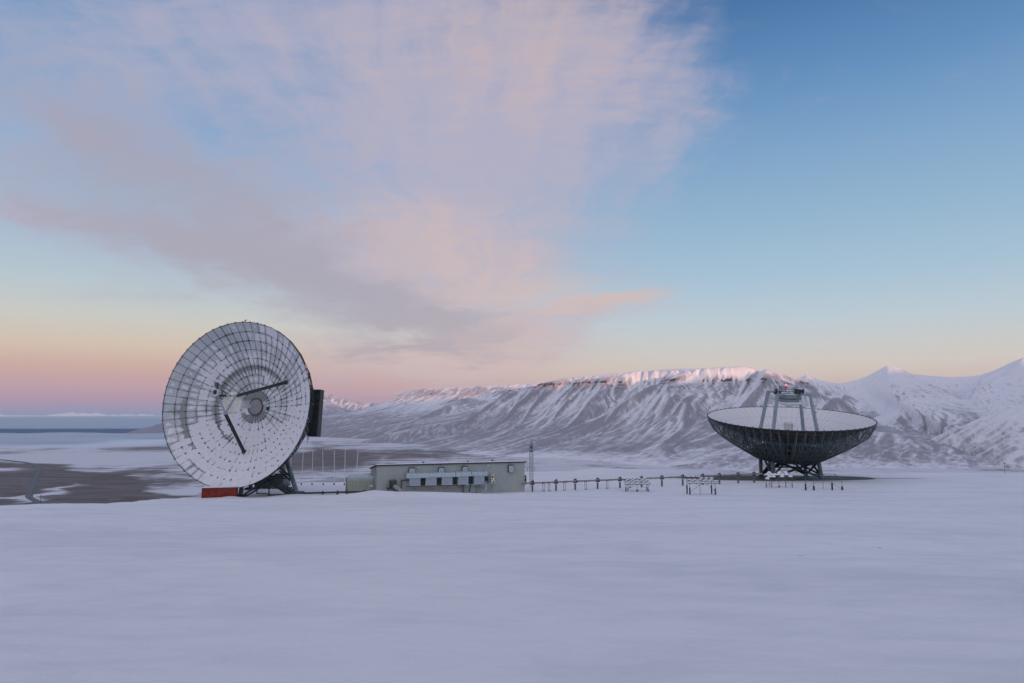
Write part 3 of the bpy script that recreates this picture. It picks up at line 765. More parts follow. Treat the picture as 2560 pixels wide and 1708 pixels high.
def build_left_dish():
    C = Vector((-53.454, 132.081, .858)); a, e = math.radians(-13.354), math.radians(5.721); d = 7.039; FL = 9.093; R = 16.0
    n = Vector((math.sin(a) * math.cos(e), -math.cos(a) * math.cos(e), math.sin(e)))
    e1 = Vector((0, 0, 1)).cross(n).normalized(); e2 = n.cross(e1); V = C - n * d
    gx, gy = -52.5, 137.0
    root = thing('steerable_dish_antenna', (gx, gy, gz(gx, gy)), 'huge round dish antenna tipped on its side, snow on its face, left of the hut', 'antenna')
    M = child_m(root, frame_m(V, e1, e2, n))
    def h(r): return r * r / (4 * FL)
    rings = [1.62, 3.2, 4.8, 6.4, 8.0, 9.6, 11.2, 12.8, 14.4, 16.0]
    def nsec(r): return 30 if r < 6.5 else 60
    # reflector
    nr, nt = 230, 900
    rr = np.linspace(1.62, 16, nr); tt = np.linspace(0, 2 * np.pi, nt, endpoint=False)
    TT, RR = np.meshgrid(tt, rr); X = RR * np.cos(TT); Y = RR * np.sin(TT)
    sec = np.where(RR < 6.4, 30, 60)
    ph = (TT / (2 * np.pi) * sec) % 1.0; eth = np.minimum(ph, 1 - ph) * 2 * np.pi * RR / sec
    er = np.min(np.abs(RR[..., None] - np.array(rings)), -1)
    edge = np.minimum(eth, er)
    big = fbm(X / 5.5, Y / 5.5, 4, 201)
    # how much snow lies where: full on the lower half, patchy rings in the middle, little at the top and the outer left
    am = .72 - .020 * Y + 1.15 * big + .7 * fbm(X / 1.8, Y / 1.8, 3, 207) - .55 * sstep(RR, 14.2, 14.6) * sstep(-X, -6, 3) - .35 * sstep(-X, 10.5, 13) - .10 * sstep(Y, 6, 12)
    am = am + .6 * sstep(-Y, 2.0, 7) + .35 * sstep(X, 7, 12) * sstep(-Y, -8, 0)
    ringbare = np.exp(-((RR - 7.9) / .55) ** 2) * sstep(Y - X, -4, 3) * .95 + np.exp(-((RR - 2.4) / .8) ** 2) * sstep(np.abs(Y), .6, 1.8) * 1.0
    ringbare += np.exp(-((RR - 13.2) / .6) ** 2) * sstep(-X, 8, 11) * sstep(-Y, -6, 2) * .8
    am = am - ringbare
    cellj = fbm(np.floor(TT / (2 * np.pi) * sec) * 3.7, np.searchsorted(rings, RR.ravel()).reshape(RR.shape) * 5.3 + .5, 1, 205)
    width = .75 * (1 - np.clip(am + .35 * cellj, 0, 1.25))
    jag = .30 * fbm(X / .7, Y / .7, 4, 203)
    snow = np.clip((edge + jag - width) / .10 + .5, 0, 1) * sstep(am + .5 * cellj, -.05, .25)
    snow = np.where(am > 1.0, 1, snow)
    wet = np.clip(ringbare * 1.2 + .5 * sstep(-big, .1, .35) + .8 * np.exp(-(edge / .10) ** 2) * (am < .9), 0, 1)
    Z = h(RR) + .05 * snow
    o = grid_mesh('reflector', X, Y, Z, dish_panel_mat(), {'snow': snow, 'wet': wet}, root, wrap=True); o.matrix_local = M
    # backing skin
    m = MB(); m.lathe([(r, h(r) - .12) for r in np.linspace(1.6, 16, 16)], n=120, cap=False)
    m.build('panel_backing', STEEL, root, True, M)
    # seams and node plates, hidden where the snow is deep
    rs = random.Random(8)
    def amt(r, t):
        i = min(nr - 1, int((r - 1.62) / (16 - 1.62) * (nr - 1))); j = int((t % (2 * math.pi)) / (2 * math.pi) * nt) % nt
        return am[i, j]
    m = MB(); k = MB()
    def pt(r, t, up=.07): return (r * math.cos(t), r * math.sin(t), h(r) + up)
    for i in range(len(rings) - 1):
        r0, r1 = rings[i], rings[i + 1]; ns = nsec((r0 + r1) / 2)
        for j in range(ns):
            t = 2 * math.pi * j / ns; A_ = amt((r0 + r1) / 2, t)
            full = rs.random() < 1.02 - .95 * max(0, A_ - .05)
            if full:
                m.bar(pt(r0, t), pt(r1, t), .022 if A_ > .3 else .027)
            elif rs.random() < .35:
                q = rs.uniform(.2, .7); m.bar(pt(r1, t), pt(r1 + (r0 - r1) * q, t), .035)
            t2 = 2 * math.pi * (j + 1) / ns; A2 = amt(r1, (t + t2) / 2)
            if i < len(rings) - 2:
                if rs.random() < .92 - .9 * max(0, A2 - .05):
                    m.bar(pt(r1, t), pt(r1, t2), .024 if A2 > .25 else .03)
                elif rs.random() < .25:
                    q = rs.uniform(.25, .6); m.bar(pt(r1, t), pt(r1, t + (t2 - t) * q), .035)
                w = rs.uniform(.10, .24) if rs.random() < .75 else .05
                Rz = Matrix.Rotation(t + .3 * rs.random(), 3, 'Z')
                k.box(pt(r1, t, .1), (w * 1.3, w, .12), Rz)
    m.build('panel_seams', mat('seam_grey', (.13, .15, .16), .6), root, False, M); k.build('node_plates', STEEL, root, False, M)
    # rim
    m = MB(); N = 120
    for j in range(N):
        t, t2 = 2 * math.pi * j / N, 2 * math.pi * (j + 1) / N
        m.bar(pt(16.05, t, 0), pt(16.05, t2, 0), .06)
    for j in range(60):
        t = 2 * math.pi * j / 60; m.box(pt(16.1, t, 0), (.20, .16, .2), Matrix.Rotation(t, 3, 'Z'))
    m.build('rim', STEEL, root, False, M)
    # ribs behind the panels
    top = [(3, h(3) - .15), (6, h(6) - .15), (9.5, h(9.5) - .15), (12.5, h(12.5) - .15), (14.5, h(14.5) - .15), (16, h(16) - .1)]
    bot = [(3, -3.4), (6, -3.0), (9.7, -1.7), (12.9, .9), (15.0, 3.9), (16.05, 6.4)]
    m = MB()
    for P in (top, bot):
        for p, q in zip(P[:-1], P[1:]): m.bar((p[0], 0, p[1]), (q[0], 0, q[1]), .10)
    for p, q in zip(top, bot): m.bar((p[0], 0, p[1]), (q[0], 0, q[1]), .07)
    for i in range(5):
        p, q = (top[i], bot[i + 1]) if i % 2 else (bot[i], top[i + 1]); m.bar((p[0], 0, p[1]), (q[0], 0, q[1]), .06)
    nrib = 30
    r0 = m.build('rib', STEEL, root, False, M)
    for j in range(1, nrib): rot_copy(r0, 2 * math.pi * j / nrib, root, M)
    for i in range(1, 6):
        m = MB()
        for j in range(nrib):
            t, t2 = 2 * math.pi * j / nrib, 2 * math.pi * (j + 1) / nrib
            P = lambda q, t: (q[0] * math.cos(t), q[0] * math.sin(t), q[1])
            m.bar(P(bot[i], t), P(bot[i], t2), .07); 
            if i < 5: m.bar(P(bot[i], t), P(bot[i + 1], t2), .05)
            m.bar(P(top[i], t), P(bot[i], t2), .045)
        m.build('ring_beam', STEEL, root, False, M)
    MB().lathe([(1.2, -6.2), (3.4, -6.0), (3.6, -3.4), (2.2, -.4)], n=24).build('back_hub', STEEL, root, False, M)
    # hub window at the centre of the dish
    hb = MB().lathe([(1.62, -.2), (1.66, .34), (1.50, .40)], n=48, cap=False).build('hub_ring', mat('hub_ring_brown', (.16, .12, .10), .6), root, False, M)
    MB().lathe([(1.5, .2), (1.5, .30)], n=48).build('hub_window', HUBM, root, False, M)
    m = MB()
    for j in range(36):
        t = 2 * math.pi * j / 36; m.box((1.72 * math.cos(t), 1.72 * math.sin(t), .3), (.10, .06, .16), Matrix.Rotation(t, 3, 'Z'))
    m.build('hub_studs', STEEL, root, False, M)
    MB().lathe([(.34, h(2.9) + .02), (.34, h(2.9) + .16)], Matrix.Translation((2.9, -.35, 0)), 16).build('access_hole', BLACK, root, False, M)
    # stepped feed horn
    MB().lathe([(.30, 2.0), (.44, 2.05), (.46, 2.7), (.52, 2.75), (.54, 3.3), (.60, 3.35), (.62, 3.9), (.70, 3.95), (.72, 4.6), (.82, 4.7), (.86, 5.3), (.98, 5.4), (1.02, 6.6), (.9, 6.9)], n=32).build('feed_horn', WHITE, root, True, M)
    # sub reflector, tripod, triangle frame
    MB().lathe([(.02, 7.0), (.7, 7.12), (1.4, 7.45), (2.05, 7.95), (2.1, 8.1), (1.9, 8.2), (1.0, 8.32), (.45, 8.6), (.42, 8.9), (.02, 8.92)], Matrix.Translation((.15, 0, 0)), 48).build('subreflector', CREAM, root, True, M)
    MB().lathe([(.26, 8.9), (.26, 9.02)], Matrix.Translation((.15, 0, 0)), 20).build('subreflector_hub', WHITE, root, False, M)
    m = MB(); tri = []
    for an in (31, 151, -91):
        t = math.radians(an); tri.append(Vector((2.15 * math.cos(t), 2.15 * math.sin(t), 9.5)))
    for i in range(3):
        m.bar(tri[i], tri[(i + 1) % 3], .17); m.box(tri[i], (.5, .5, .4))
        m.bar(tri[i] * .96 + Vector((0, 0, -.1)), tri[i] * .8 + Vector((0, 0, -1.6)), .08)
    m.build('triangle_frame', STEEL_B, root, False, M)
    for i, an in enumerate((31, 151, -91)):
        t = math.radians(an); ft = Vector((9.05 * math.cos(t), 9.05 * math.sin(t), h(9.05) + .1)); tp = tri[i]
        dd = (tp - ft).normalized(); sd = dd.cross(Vector((0, 0, 1))).normalized(); up = sd.cross(dd)
        m = MB(); w = .17
        for su, sv in ((1, 1), (1, -1), (-1, 1), (-1, -1)):
            m.bar(ft + sd * su * w + up * sv * w, tp + sd * su * w + up * sv * w, .085)
        L = (tp - ft).length; K = 16
        for q in range(K):
            p0 = ft + dd * L * q / K; p1 = ft + dd * L * (q + 1) / K
            m.bar(p0 + sd * w + up * w, p1 - sd * w + up * w, .05); m.bar(p0 + sd * w - up * w, p1 + sd * w + up * w, .05)
            m.bar(p0 - sd * w - up * w, p1 - sd * w + up * w, .05)
        m.bar(ft, tp, .16)
        m.box(ft, (.75, .75, .35))
        m.build('tripod_leg', STEEL if i != 1 else STEEL_M, root, False, M)
    bx = MB().box((-1.95, 1.75, 10.0), (1.0, 1.15, 1.0)).build('equipment_box', WHITE, root, False, M)
    MB().box((-1.95, 1.75, 10.56), (.68, .82, .12)).build('box_screen', BLACK, bx, False, Matrix.Identity(4))
    m = MB()
    for p, q in (((-1.5, 2.2, 9.9), (1.0, 1.2, 9.5)), ((-1.5, 1.4, 9.9), (.2, 1.0, 9.5)), ((-1.4, 1.8, 10.4), (.9, 1.2, 9.6)), ((-.8, .95, 9.6), (-.8, 1.9, 9.9)), ((-.2, .95, 9.6), (-.3, 1.7, 9.8)), ((-1.3, .7, 9.7), (-.9, 1.5, 9.9)), ((-1.9, .95, 9.6), (-1.9, 1.3, 9.8))):
        m.bar(p, q, .055)
    for x in (-1.4, -1.1, -.7, -.2): m.box((x, 1.2, 9.8), (.22, .3, .35))
    m.build('cable_bracket', STEEL, root, False, M)
    # counterweight panel on the right behind the rim
    Cw = at(789, 1033, 139.5); Mi = frame_m(V, e1, e2, n).inverted(); c = Mi @ Cw
    m = MB().box(c, (2.3, 9.5, 1.5)).build('counterweight', mat('counterweight_grey', (.05, .055, .055), .6, 0, .2, .6), root, False, M, .08)
    k = MB(); b = MB()
    for q in range(6):
        yy = c.y - 4.3 + q * 1.72
        k.bar((c.x + .95, yy, c.z + .80), (c.x - 1.15, yy, c.z + .85), .06)
        k.box((c.x + .7, yy, c.z + .82), (.5, .16, .14))
        if q < 5: k.bar((c.x - 1.1, yy, c.z + .85), (c.x + .8, yy + 1.72, c.z + .8), .05); k.bar((c.x - 1.2, yy, c.z + .9), (c.x - 1.2, yy + 1.72, c.z + .9), .08)
        k.bar((c.x - 1.1, yy, c.z + .8), (10.5, yy * .72, -1.2 + .2 * q % 2), .07)
        k.bar((c.x - 1.1, yy, c.z + .8), (12.6, yy * .9, .8), .05)
        k.bar((c.x - 1.1, yy, c.z - .5), (5.0, yy * .5, -4.2), .10)
    for q in range(7):
        yy = c.y - 5.6 + q * 1.6
        k.bar((13.0, yy, 1.2), (c.x - 1.2, yy + 1.2, c.z + .3), .055); k.bar((12.2, yy + 1.2, .2), (c.x - 1.2, yy - .6, c.z + .3), .05)
    k.build('counterweight_frame', STEEL, root, False, M)
    # pedestal ---------------------------------------------------------
    def G(px, py, Y): return at(px, py, Y)
    apR = G(690, 1066, 138.5); apL = G(628, 1066, 139.0)
    for (ap, f1, f2) in ((apR, G(743, 1242, 132.0), G(716, 1236, 144)), (apL, G(600, 1242, 132.0), G(626, 1236, 144))):
        for f in (f1, f2):
            MB().bar(ap, (f.x, f.y, gz(f.x, f.y) - .2), .45, 10, .42).build('pedestal_leg', STEEL_M, root)
            MB().box((f.x, f.y, gz(f.x, f.y) + .12), (1.9, 1.5, .6)).build('foot_block', STEEL, root)
    m = MB(); m.bar(apL, apR, .5, 12); m.build('elevation_axle', STEEL, root)
    m = MB()
    for a_, b_, r in (((603, 1241, 132.4), (668, 1199, 134), .22), ((612, 1242, 132.0), (672, 1207, 133.5), .22), ((671, 1199, 133.5), (736, 1241, 132.2), .26), ((664, 1199, 136), (728, 1241, 133), .22),
                      ((697, 1168, 134.5), (727, 1192, 133.8), .2), ((699, 1178, 134.2), (725, 1201, 133.6), .2), ((688, 1186.5, 135), (724, 1186, 134), .17), ((640, 1196.5, 133.4), (724, 1196, 133.2), .2),
                      ((709, 1217, 133.5), (736, 1235, 132.6), .2), ((709, 1214, 135), (738, 1228, 134), .16), ((611, 1223, 133), (626, 1217, 133), .13), ((612, 1221, 134), (630, 1221, 134), .08)):
        MB().bar(G(*a_), G(*b_), r).build('brace', STEEL, root)
    cab = MB(); P = [G(636, 1190, 134.8), G(709, 1189, 134.8)]; zb = G(670, 1221, 134.8).z
    cab.box(((P[0].x + P[1].x) / 2, 136.8, (P[0].z + zb) / 2), (P[1].x - P[0].x, 4.0, P[0].z - zb))
    cab.build('machinery_cabin', STEEL_M, root, bevel=.05)
    m = MB()
    for q in range(12):
        x = P[0].x + (P[1].x - P[0].x) * (q + .5) / 12
        m.box((x, 134.76, (P[0].z + zb) / 2), (.06, .06, P[0].z - zb - .3))
        m.box((x, 135.0, zb - .08), (.3, .3, .2))
    m.box(((P[0].x + P[1].x) / 2, 134.7, P[0].z + .04), (P[1].x - P[0].x + .3, .4, .14))
    m.build('cabin_ribs', STEEL, root)
    m = MB()
    for a_, b_, r in (((642, 1221, 135), (642, 1234, 135), .12), ((672.5, 1221, 134), (672.5, 1237, 134), .14), ((640, 1233.7, 135), (674, 1233.7, 135), .11), ((669, 1238, 133.4), (730, 1237, 133.2), .18)):
        m.bar(G(*a_), G(*b_), r)
    m.build('cabin_support', STEEL, root)
    m = MB()
    A0, B0 = G(711, 1208, 134.6), G(733, 1229, 133.6)
    for w in (0, .9):
        a_ = A0 + Vector((0, w, 0)); b_ = B0 + Vector((0, w, 0))
        m.bar(a_, b_, .05); m.bar(a_ + Vector((0, 0, -.45)), b_ + Vector((0, 0, -.45)), .04); m.bar(a_ + Vector((0, 0, -.95)), b_ + Vector((0, 0, -.95)), .09)
        for q in range(5):
            p = a_.lerp(b_, q / 4); m.bar(p, p + Vector((0, 0, -.95)), .04)
    for q in range(9):
        p = A0.lerp(B0, q / 8) + Vector((0, .45, -.95)); m.box(p, (.3, .9, .05))
    m.build('stair', STEEL_M, root)
    # bird on the rim
    tp = frame_m(V, e1, e2, n) @ Vector((.6, 16.1, h(16) + .05))
    return root, tp
LD, BIRD = build_left_dish()
def build_bird(p):
    p = p + Vector((0, 0, .02))
    m = MB().lathe([(.02, -.30), (.07, -.22), (.11, -.05), (.10, .1), (.06, .2), (.02, .25)], Matrix.Translation(p + Vector((0, 0, .2))) @ Matrix.Rotation(math.radians(50), 4, 'Y'), 12)
    m.lathe([(.01, -.07), (.06, 0), (.01, .07)], Matrix.Translation(p + Vector((.19, 0, .38))), 10)
    m.bar(p + Vector((.24, 0, .38)), p + Vector((.33, 0, .36)), .02, 4, .004)
    for y in (-.04, .04): m.bar(p + Vector((0, y, .15)), p + Vector((.02, y, 0)), .012)
    tag(m.build('bird', BLACK, None, True), 'small dark bird perched on the top rim of the steerable dish', 'bird')
build_bird(BIRD)

# ------------------------------------------------------------------ right antenna: 42 m fixed dish
def build_right_dish():
    C = Vector((74.617, 185.347, -2.657)); n = Vector((-.01158, -.14054, 1)).normalized(); e1 = Vector((0, 1, 0)).cross(n).normalized(); e2 = n.cross(e1)
    R = 21.0; D = 6.5
    def h(r): return -D + D * r * r / (R * R)
    cx, cy = 74.9, 186.6
    root = thing('upward_dish_antenna', (cx, cy, gz(cx, cy)), 'giant shallow dish antenna facing the sky on short thick legs, far right', 'antenna')
    FW = frame_m(C, e1, e2, n); M = child_m(root, FW)
    whitep = mat('white_dish_panels', (.74, .735, .75), .55, 0, .03, .25)
    m = MB().lathe([(r, h(r)) for r in np.linspace(.05, R, 26)], n=144, cap=False); m.build('reflector', whitep, root, True, M)
    m = MB().lathe([(r, h(r) - .10) for r in np.linspace(.05, R, 26)] + [(R, h(R))], n=144, cap=False); m.build('panel_backing', PANELB, root, True, M)
    m = MB(); P = lambda r, t, u=.012: (r * math.cos(t), r * math.sin(t), h(r) + u)
    for j in range(72):
        t = 2 * math.pi * j / 72
        for a_, b_ in zip(np.linspace(4, R, 9)[:-1], np.linspace(4, R, 9)[1:]): m.bar(P(a_, t), P(b_, t), .022)
    for r in (8.5, 12.5, 16.8):
        for j in range(144): m.bar(P(r, 2 * math.pi * j / 144), P(r, 2 * math.pi * (j + 1) / 144), .03)
    m.build('panel_seams', mat('seam_tan', (.42, .39, .38), .7), root, False, M)
    m = MB(); NR = 64
    for j in range(128): m.bar(P(R + .03, 2 * math.pi * j / 128, 0), P(R + .03, 2 * math.pi * (j + 1) / 128, 0), .10)
    for j in range(NR): m.box(P(R + .05, 2 * math.pi * j / NR, .03), (.25, .22, .32), Matrix.Rotation(2 * math.pi * j / NR, 3, 'Z'))
    m.build('rim', STEEL, root, False, M)
    rs_ = [20.95, 19.4, 16.8, 14.2, 11.7, 9.2]; tops = [(r, h(r) - .16) for r in rs_]
    bots = [(21.0, -.75), (19.5, -3.6), (16.9, -5.7), (14.3, -7.4), (11.7, -9.0), (9.2, -10.5)]
    m = MB()
    for L, r in ((tops, .06), (bots, .08)):
        for p, q in zip(L[:-1], L[1:]): m.bar((p[0], 0, p[1]), (q[0], 0, q[1]), r)
    for i, (p, q) in enumerate(zip(tops, bots)):
        m.bar((p[0], 0, p[1]), (q[0], 0, q[1]), .055)
        if i < 5:
            q2 = bots[i + 1]; p2 = tops[i + 1]
            m.bar((p[0], 0, p[1]), (q2[0], 0, q2[1]), .045)
            mid = ((p[0] + q2[0]) / 2, 0, (p[1] + q2[1]) / 2); m.bar(mid, (p2[0], 0, p2[1]), .035); m.bar(mid, (q[0], 0, q[1]), .03)
    m.bar((9.2, 0, -10.5), (4, 0, -11.1), .12); m.bar((9.2, 0, tops[-1][1]), (4, 0, -7), .1)
    r0 = m.build('rib', STEEL_M, root, False, M)
    for j in range(1, NR): rot_copy(r0, 2 * math.pi * j / NR, root, M)
    Q = lambda p, t: (p[0] * math.cos(t), p[0] * math.sin(t), p[1])
    for i in range(1, 6):
        m = MB()
        for j in range(NR):
            t, t2 = 2 * math.pi * j / NR, 2 * math.pi * (j + 1) / NR
            m.bar(Q(bots[i], t), Q(bots[i], t2), .045); m.bar(Q(tops[i], t), Q(tops[i], t2), .045)
            if i < 5 and j % 2 == 0:
                m.bar(Q(bots[i], t), Q(bots[i + 1], t2), .036); m.bar(Q(bots[i + 1], t2), Q(bots[i], 2 * math.pi * (j + 2) / NR), .036)
            if i in (2, 3, 4): m.bar(Q(tops[i], t), Q(bots[i], t2), .04)
        m.build('ring_beam', STEEL_M, root, False, M)
    m = MB().lathe([(9.0, -8.6), (8.9, -10.4), (7.6, -11.0), (3.0, -11.2)], n=64, cap=False); m.build('hub_skirt', STEEL, root, False, M)
    m = MB()
    for j in range(NR):
        t = 2 * math.pi * j / NR; m.bar(Q((9.1, -8.2), t), Q((9.0, -10.4), t), .10); m.bar(Q((9.0, -10.4), t), Q((7.5, -11.05), t + .07), .09)
    m.build('skirt_rib', STEEL_M, root, False, M)
    # quadripod
    VR = math.radians(21.9); ANG = [math.atan2(-.88, -.47) - VR + k * math.pi / 2 for k in range(4)]; MR = M @ Matrix.Rotation(-VR, 4, 'Z')
    H6 = 6.65
    for t in ANG:
        u = Vector((math.cos(t), math.sin(t), 0)); ft = u * 8.5; ft.z = h(8.5) - .05; tp = u * 5.95; tp.z = H6; inn = u * 2.6; inn.z = H6 - .05
        m = MB(); m.bar(ft, tp, .50, 4, .48, up=u); m.bar(tp + Vector((0, 0, -.02)) + u * .25, inn, .36, 4, .40, up=(0, 0, 1))
        lg = m.build('quadripod_leg', STEEL_B, root, False, M)
        k = MB(); sd = Vector((-u.y, u.x, 0))
        for q in (.12, .13, .14, .38, .62, .63, .64, .655):
            p = ft.lerp(tp, q); k.bar(p - sd * .1 + u * .3, p + u * .75, .035); 
        k.build('leg_bracket', STEEL, lg, False, Matrix.Identity(4))
    def octa(r, z0, z1, rr=None, sq=1.0):
        A_ = []; B_ = []
        for k_ in range(8):
            t = ANG[0] + math.pi / 8 + k_ * math.pi / 4; r_ = r
            A_.append(Vector((r_ * math.cos(t), r_ * math.sin(t), z0))); B_.append(Vector(((rr or r_) * math.cos(t), (rr or r_) * math.sin(t), z1)))
        return MB().hexa(A_, B_)
    octa(2.75, 5.45, 6.5).build('platform_box', mat('platform_grey', (.19, .24, .25), .5), root, False, M)
    octa(2.95, 6.5, 6.6).build('platform_snow', SNOWO, root, False, M)
    octa(2.65, 4.35, 5.25, 2.7).build('hexapod_box', mat('platform_grey', (.19, .24, .25), .5), root, False, M)
    octa(2.0, 5.2, 5.5).build('box_neck', STEEL, root, False, M)
    MB().lathe([(.05, 3.05), (1.2, 3.2), (2.4, 3.55), (3.4, 3.95), (4.15, 4.25), (4.2, 4.38), (3.9, 4.5), (2.0, 4.45), (.05, 4.45)], Matrix.Translation((.4, 0, 0)), 64).build('subreflector', WHITE, root, True, M)
    m = MB()
    pts = [(-3.7, -2.2), (3.6, -2.0), (3.9, 2.0), (-3.7, 2.2)]
    for i in range(4):
        a_, b_ = pts[i], pts[(i + 1) % 4]
        for z in (6.75, 7.45, 8.0): m.bar((a_[0], a_[1], z), (b_[0], b_[1], z), .05 if z > 7 else .09)
        for q in range(5):
            x = a_[0] + (b_[0] - a_[0]) * q / 4; y = a_[1] + (b_[1] - a_[1]) * q / 4; m.bar((x, y, 6.6), (x, y, 8.0), .045)
        m.bar((a_[0], a_[1], 6.7), (a_[0] * .6, a_[1] * .6, 6.0), .08)
    for x0, x1 in ((-1.0, -.2), (.9, .1), (.9, 1.7)): m.bar((x0, -2, 8.0), (x1, -2, 6.9), .06)
    m.bar((.4, -2, 8.2), (1.5, -2, 8.2), .07)
    m.build('railing', STEEL, root, False, MR)
    m = MB()
    rg = random.Random(5)
    for k_ in range(34):
        x = rg.choice([rg.uniform(-3.6, -1.6), rg.uniform(1.5, 3.6)]); y = rg.uniform(-2, 1.5); w = rg.uniform(.15, .5)
        m.box((x, y, 6.75 + rg.uniform(0, .9)), (w, w, rg.uniform(.2, .7)))
    m.lathe([(.55, -.2), (.62, 0), (.55, .2)], Matrix.Translation((2.6, -1.8, 7.4)) @ Matrix.Rotation(math.pi / 2, 4, 'X'), 16)
    m.bar((-2.2, -1.5, 6.7), (-2.2, -1.5, 8.5), .09); m.box((-2.2, -1.5, 8.45), (.3, .3, .35))
    m.build('instruments', STEEL, root, False, MR)
    bp = MB().bar((-.72, -1.6, 6.7), (-.72, -1.6, 8.5), .08).bar((-.72, -1.6, 8.3), (-.72, -1.6, 8.75), .16, 8).build('beacon_post', BLACK, root, False, MR)
    MB().lathe([(.05, 8.75), (.20, 8.78), (.20, 9.0), (.10, 9.15), (.02, 9.17)], Matrix.Translation((-.72, -1.6, 0)), 12).build('beacon_lamp', emit_mat('red_beacon_glow', (1.0, .06, .10), 4.0), bp, False, Matrix.Identity(4))
    # feed horn standing in the bowl
    MB().lathe([(.78, -3.55), (.82, -3.4), (1.1, -1.55), (1.18, -1.5), (1.18, -1.38), (1.05, -1.38), (.72, -3.3), (.02, -3.35)], n=28, cap=False).build('feed_horn', WHITE, root, True, M)
    m = MB(); m.lathe([(1.25, -4.6), (1.25, -4.0), (1.0, -3.9), (.85, -3.5)], n=20); m.lathe([(1.6, -6.4), (1.35, -4.6)], n=20)
    for j in range(10):
        t = 2 * math.pi * j / 10; m.bar((.95 * math.cos(t), .95 * math.sin(t), -3.7), (1.22 * math.cos(t), 1.22 * math.sin(t), -1.5), .03)
    m.build('horn_base', STEEL, root, False, M)
    # legs
    base = []
    for t in ANG:
        x = cx + 8.6 * math.cos(t); y = cy - .4 + 8.6 * math.sin(t); z = gz(x, y)
        tp = FW @ Vector((8.2 * math.cos(t), 8.2 * math.sin(t), -10.3))
        pr = []
        L = MB().bar((x, y, z - .2), tp, .46, 14, .56)
        for q in (.22, .5): 
            p = Vector((x, y, z)).lerp(tp, q); L.bar(p, p + (tp - p).normalized() * .12, .60, 14)
        lg = L.build('leg', STEEL_M, root)
        MB().box(tp + Vector((0, 0, .25)), (1.6, 1.6, .6)).build('leg_cap', STEEL, root)
        MB().bar((x, y, z - .3), (x, y, z + .35), .75, 14).build('leg_foot', STEEL, root)
        base.append((Vector((x, y, z + .5)), tp))
    for i in range(4):
        a_, b_ = base[i], base[(i + 1) % 4]
        MB().bar(a_[0], b_[1] + Vector((0, 0, -.2)), .30, 8).build('brace', STEEL, root)
        MB().bar(b_[0], a_[1] + Vector((0, 0, -.2)), .30, 8).build('brace', STEEL, root)
        mid = FW @ Vector((0, 0, -11.0))
        MB().bar(a_[0] + Vector((0, 0, .4)), mid, .26, 8).build('brace', STEEL, root)
    m = MB(); q0 = FW @ Vector((0, 0, -11.2))
    m.box(q0 + Vector((0, 0, -1.0)), (4.2, 3.4, .25)); m.box(q0 + Vector((0, 0, -2.2)), (7.6, .4, .35)); m.box(q0 + Vector((-.4, 0, -.6)), (2.4, 2.0, 1.0))
    for x in (-1.9, -.6, .8, 1.9): m.bar(q0 + Vector((x, -1.6, 0)), q0 + Vector((x, -1.6, -2.2)), .09)
    m.bar(q0 + Vector((-5.9, -2, 1)), q0 + Vector((-5.9, -2, -7.5)), .30, 10)
    m.build('under_platform', STEEL, root)
    return root
build_right_dish()

# ------------------------------------------------------------------ long hut and its plant
PH = math.radians(17.0)
WU = Vector((math.cos(PH), math.sin(PH), 0)); WN = Vector((math.sin(PH), -math.cos(PH), 0))   # along the front wall, out of it
WA = at(942.5, 1163.5, 128.0); WA = Vector((WA.x, WA.y, WA.z))
def wall(px, py, off=0.0):
    s_, t_ = st(px, py); d = Vector((s_, 1, t_)); p0 = WA + WN * off
    k = (p0.dot(WN)) / d.dot(WN); return d * k
def endw(px, py, off=0.0):
    s_, t_ = st(px, py); d = Vector((s_, 1, t_)); nrm = -WU; p0 = WA + nrm * off
    k = p0.dot(nrm) / d.dot(nrm); return d * k
R3 = Matrix((( WU.x, -WN.x, 0), (WU.y, -WN.y, 0), (0, 0, 1)))
def wbox(m, x0, y0, x1, y1, o0, o1):
    """box on the front wall covering photo pixels x0..x1, y0..y1, from offset o0 to o1"""
    a = wall(x0, y0, o1); b = wall(x1, y1, o1); c0 = wall((x0 + x1) / 2, (y0 + y1) / 2, o1)
    W = (b - a).dot(WU); Hh = a.z - b.z; ctr = Vector(((a.x + b.x) / 2, (a.y + b.y) / 2, (a.z + b.z) / 2)) - WN * (o1 - o0) / 2
    return m.box(ctr, (abs(W), abs(o1 - o0), abs(Hh)), R3)
def clad_mat(name, col, du, dv, depth):
    m = bpy.data.materials.new(name); m.use_nodes = True; T = NT(m.node_tree); b = m.node_tree.nodes['Principled BSDF']
    P = T.node('ShaderNodeTexCoord').outputs['Object']; P = T.mapping(P, rot=(0, 0, -PH)); x, y, z = T.sep(P)
    n = T.noise(P, .5, 6, .6); n2 = T.noise(T.mapping(P, scale=(3, 3, .4)), 1.2, 5, .6)
    c = T.mix(T.step(n, .3, .7), tuple(v * .93 for v in col) + (1,), tuple(v * 1.05 for v in col) + (1,))
    c = T.mix(T.mul(T.step(n2, .55, .8), .35), c, tuple(v * .78 for v in col) + (1,))
    g = T.m('MAXIMUM', T.step(T.m('PINGPONG', T.add(x, 100.0), du / 2), .03, 0.0), T.mul(T.step(T.m('PINGPONG', T.add(z, 100.0), dv / 2), .03, 0.0), .6))
    T.l.new(T.mix(T.mul(g, .45), c, tuple(v * .6 for v in col) + (1,)), b.inputs['Base Color']); b.inputs['Roughness'].default_value = .5
    bp = T.node('ShaderNodeBump'); bp.inputs['Strength'].default_value = .6; bp.inputs['Distance'].default_value = depth
    T.l.new(T.mul(g, -1.0), bp.inputs['Height']); T.l.new(bp.outputs[0], b.inputs['Normal'])
    return m
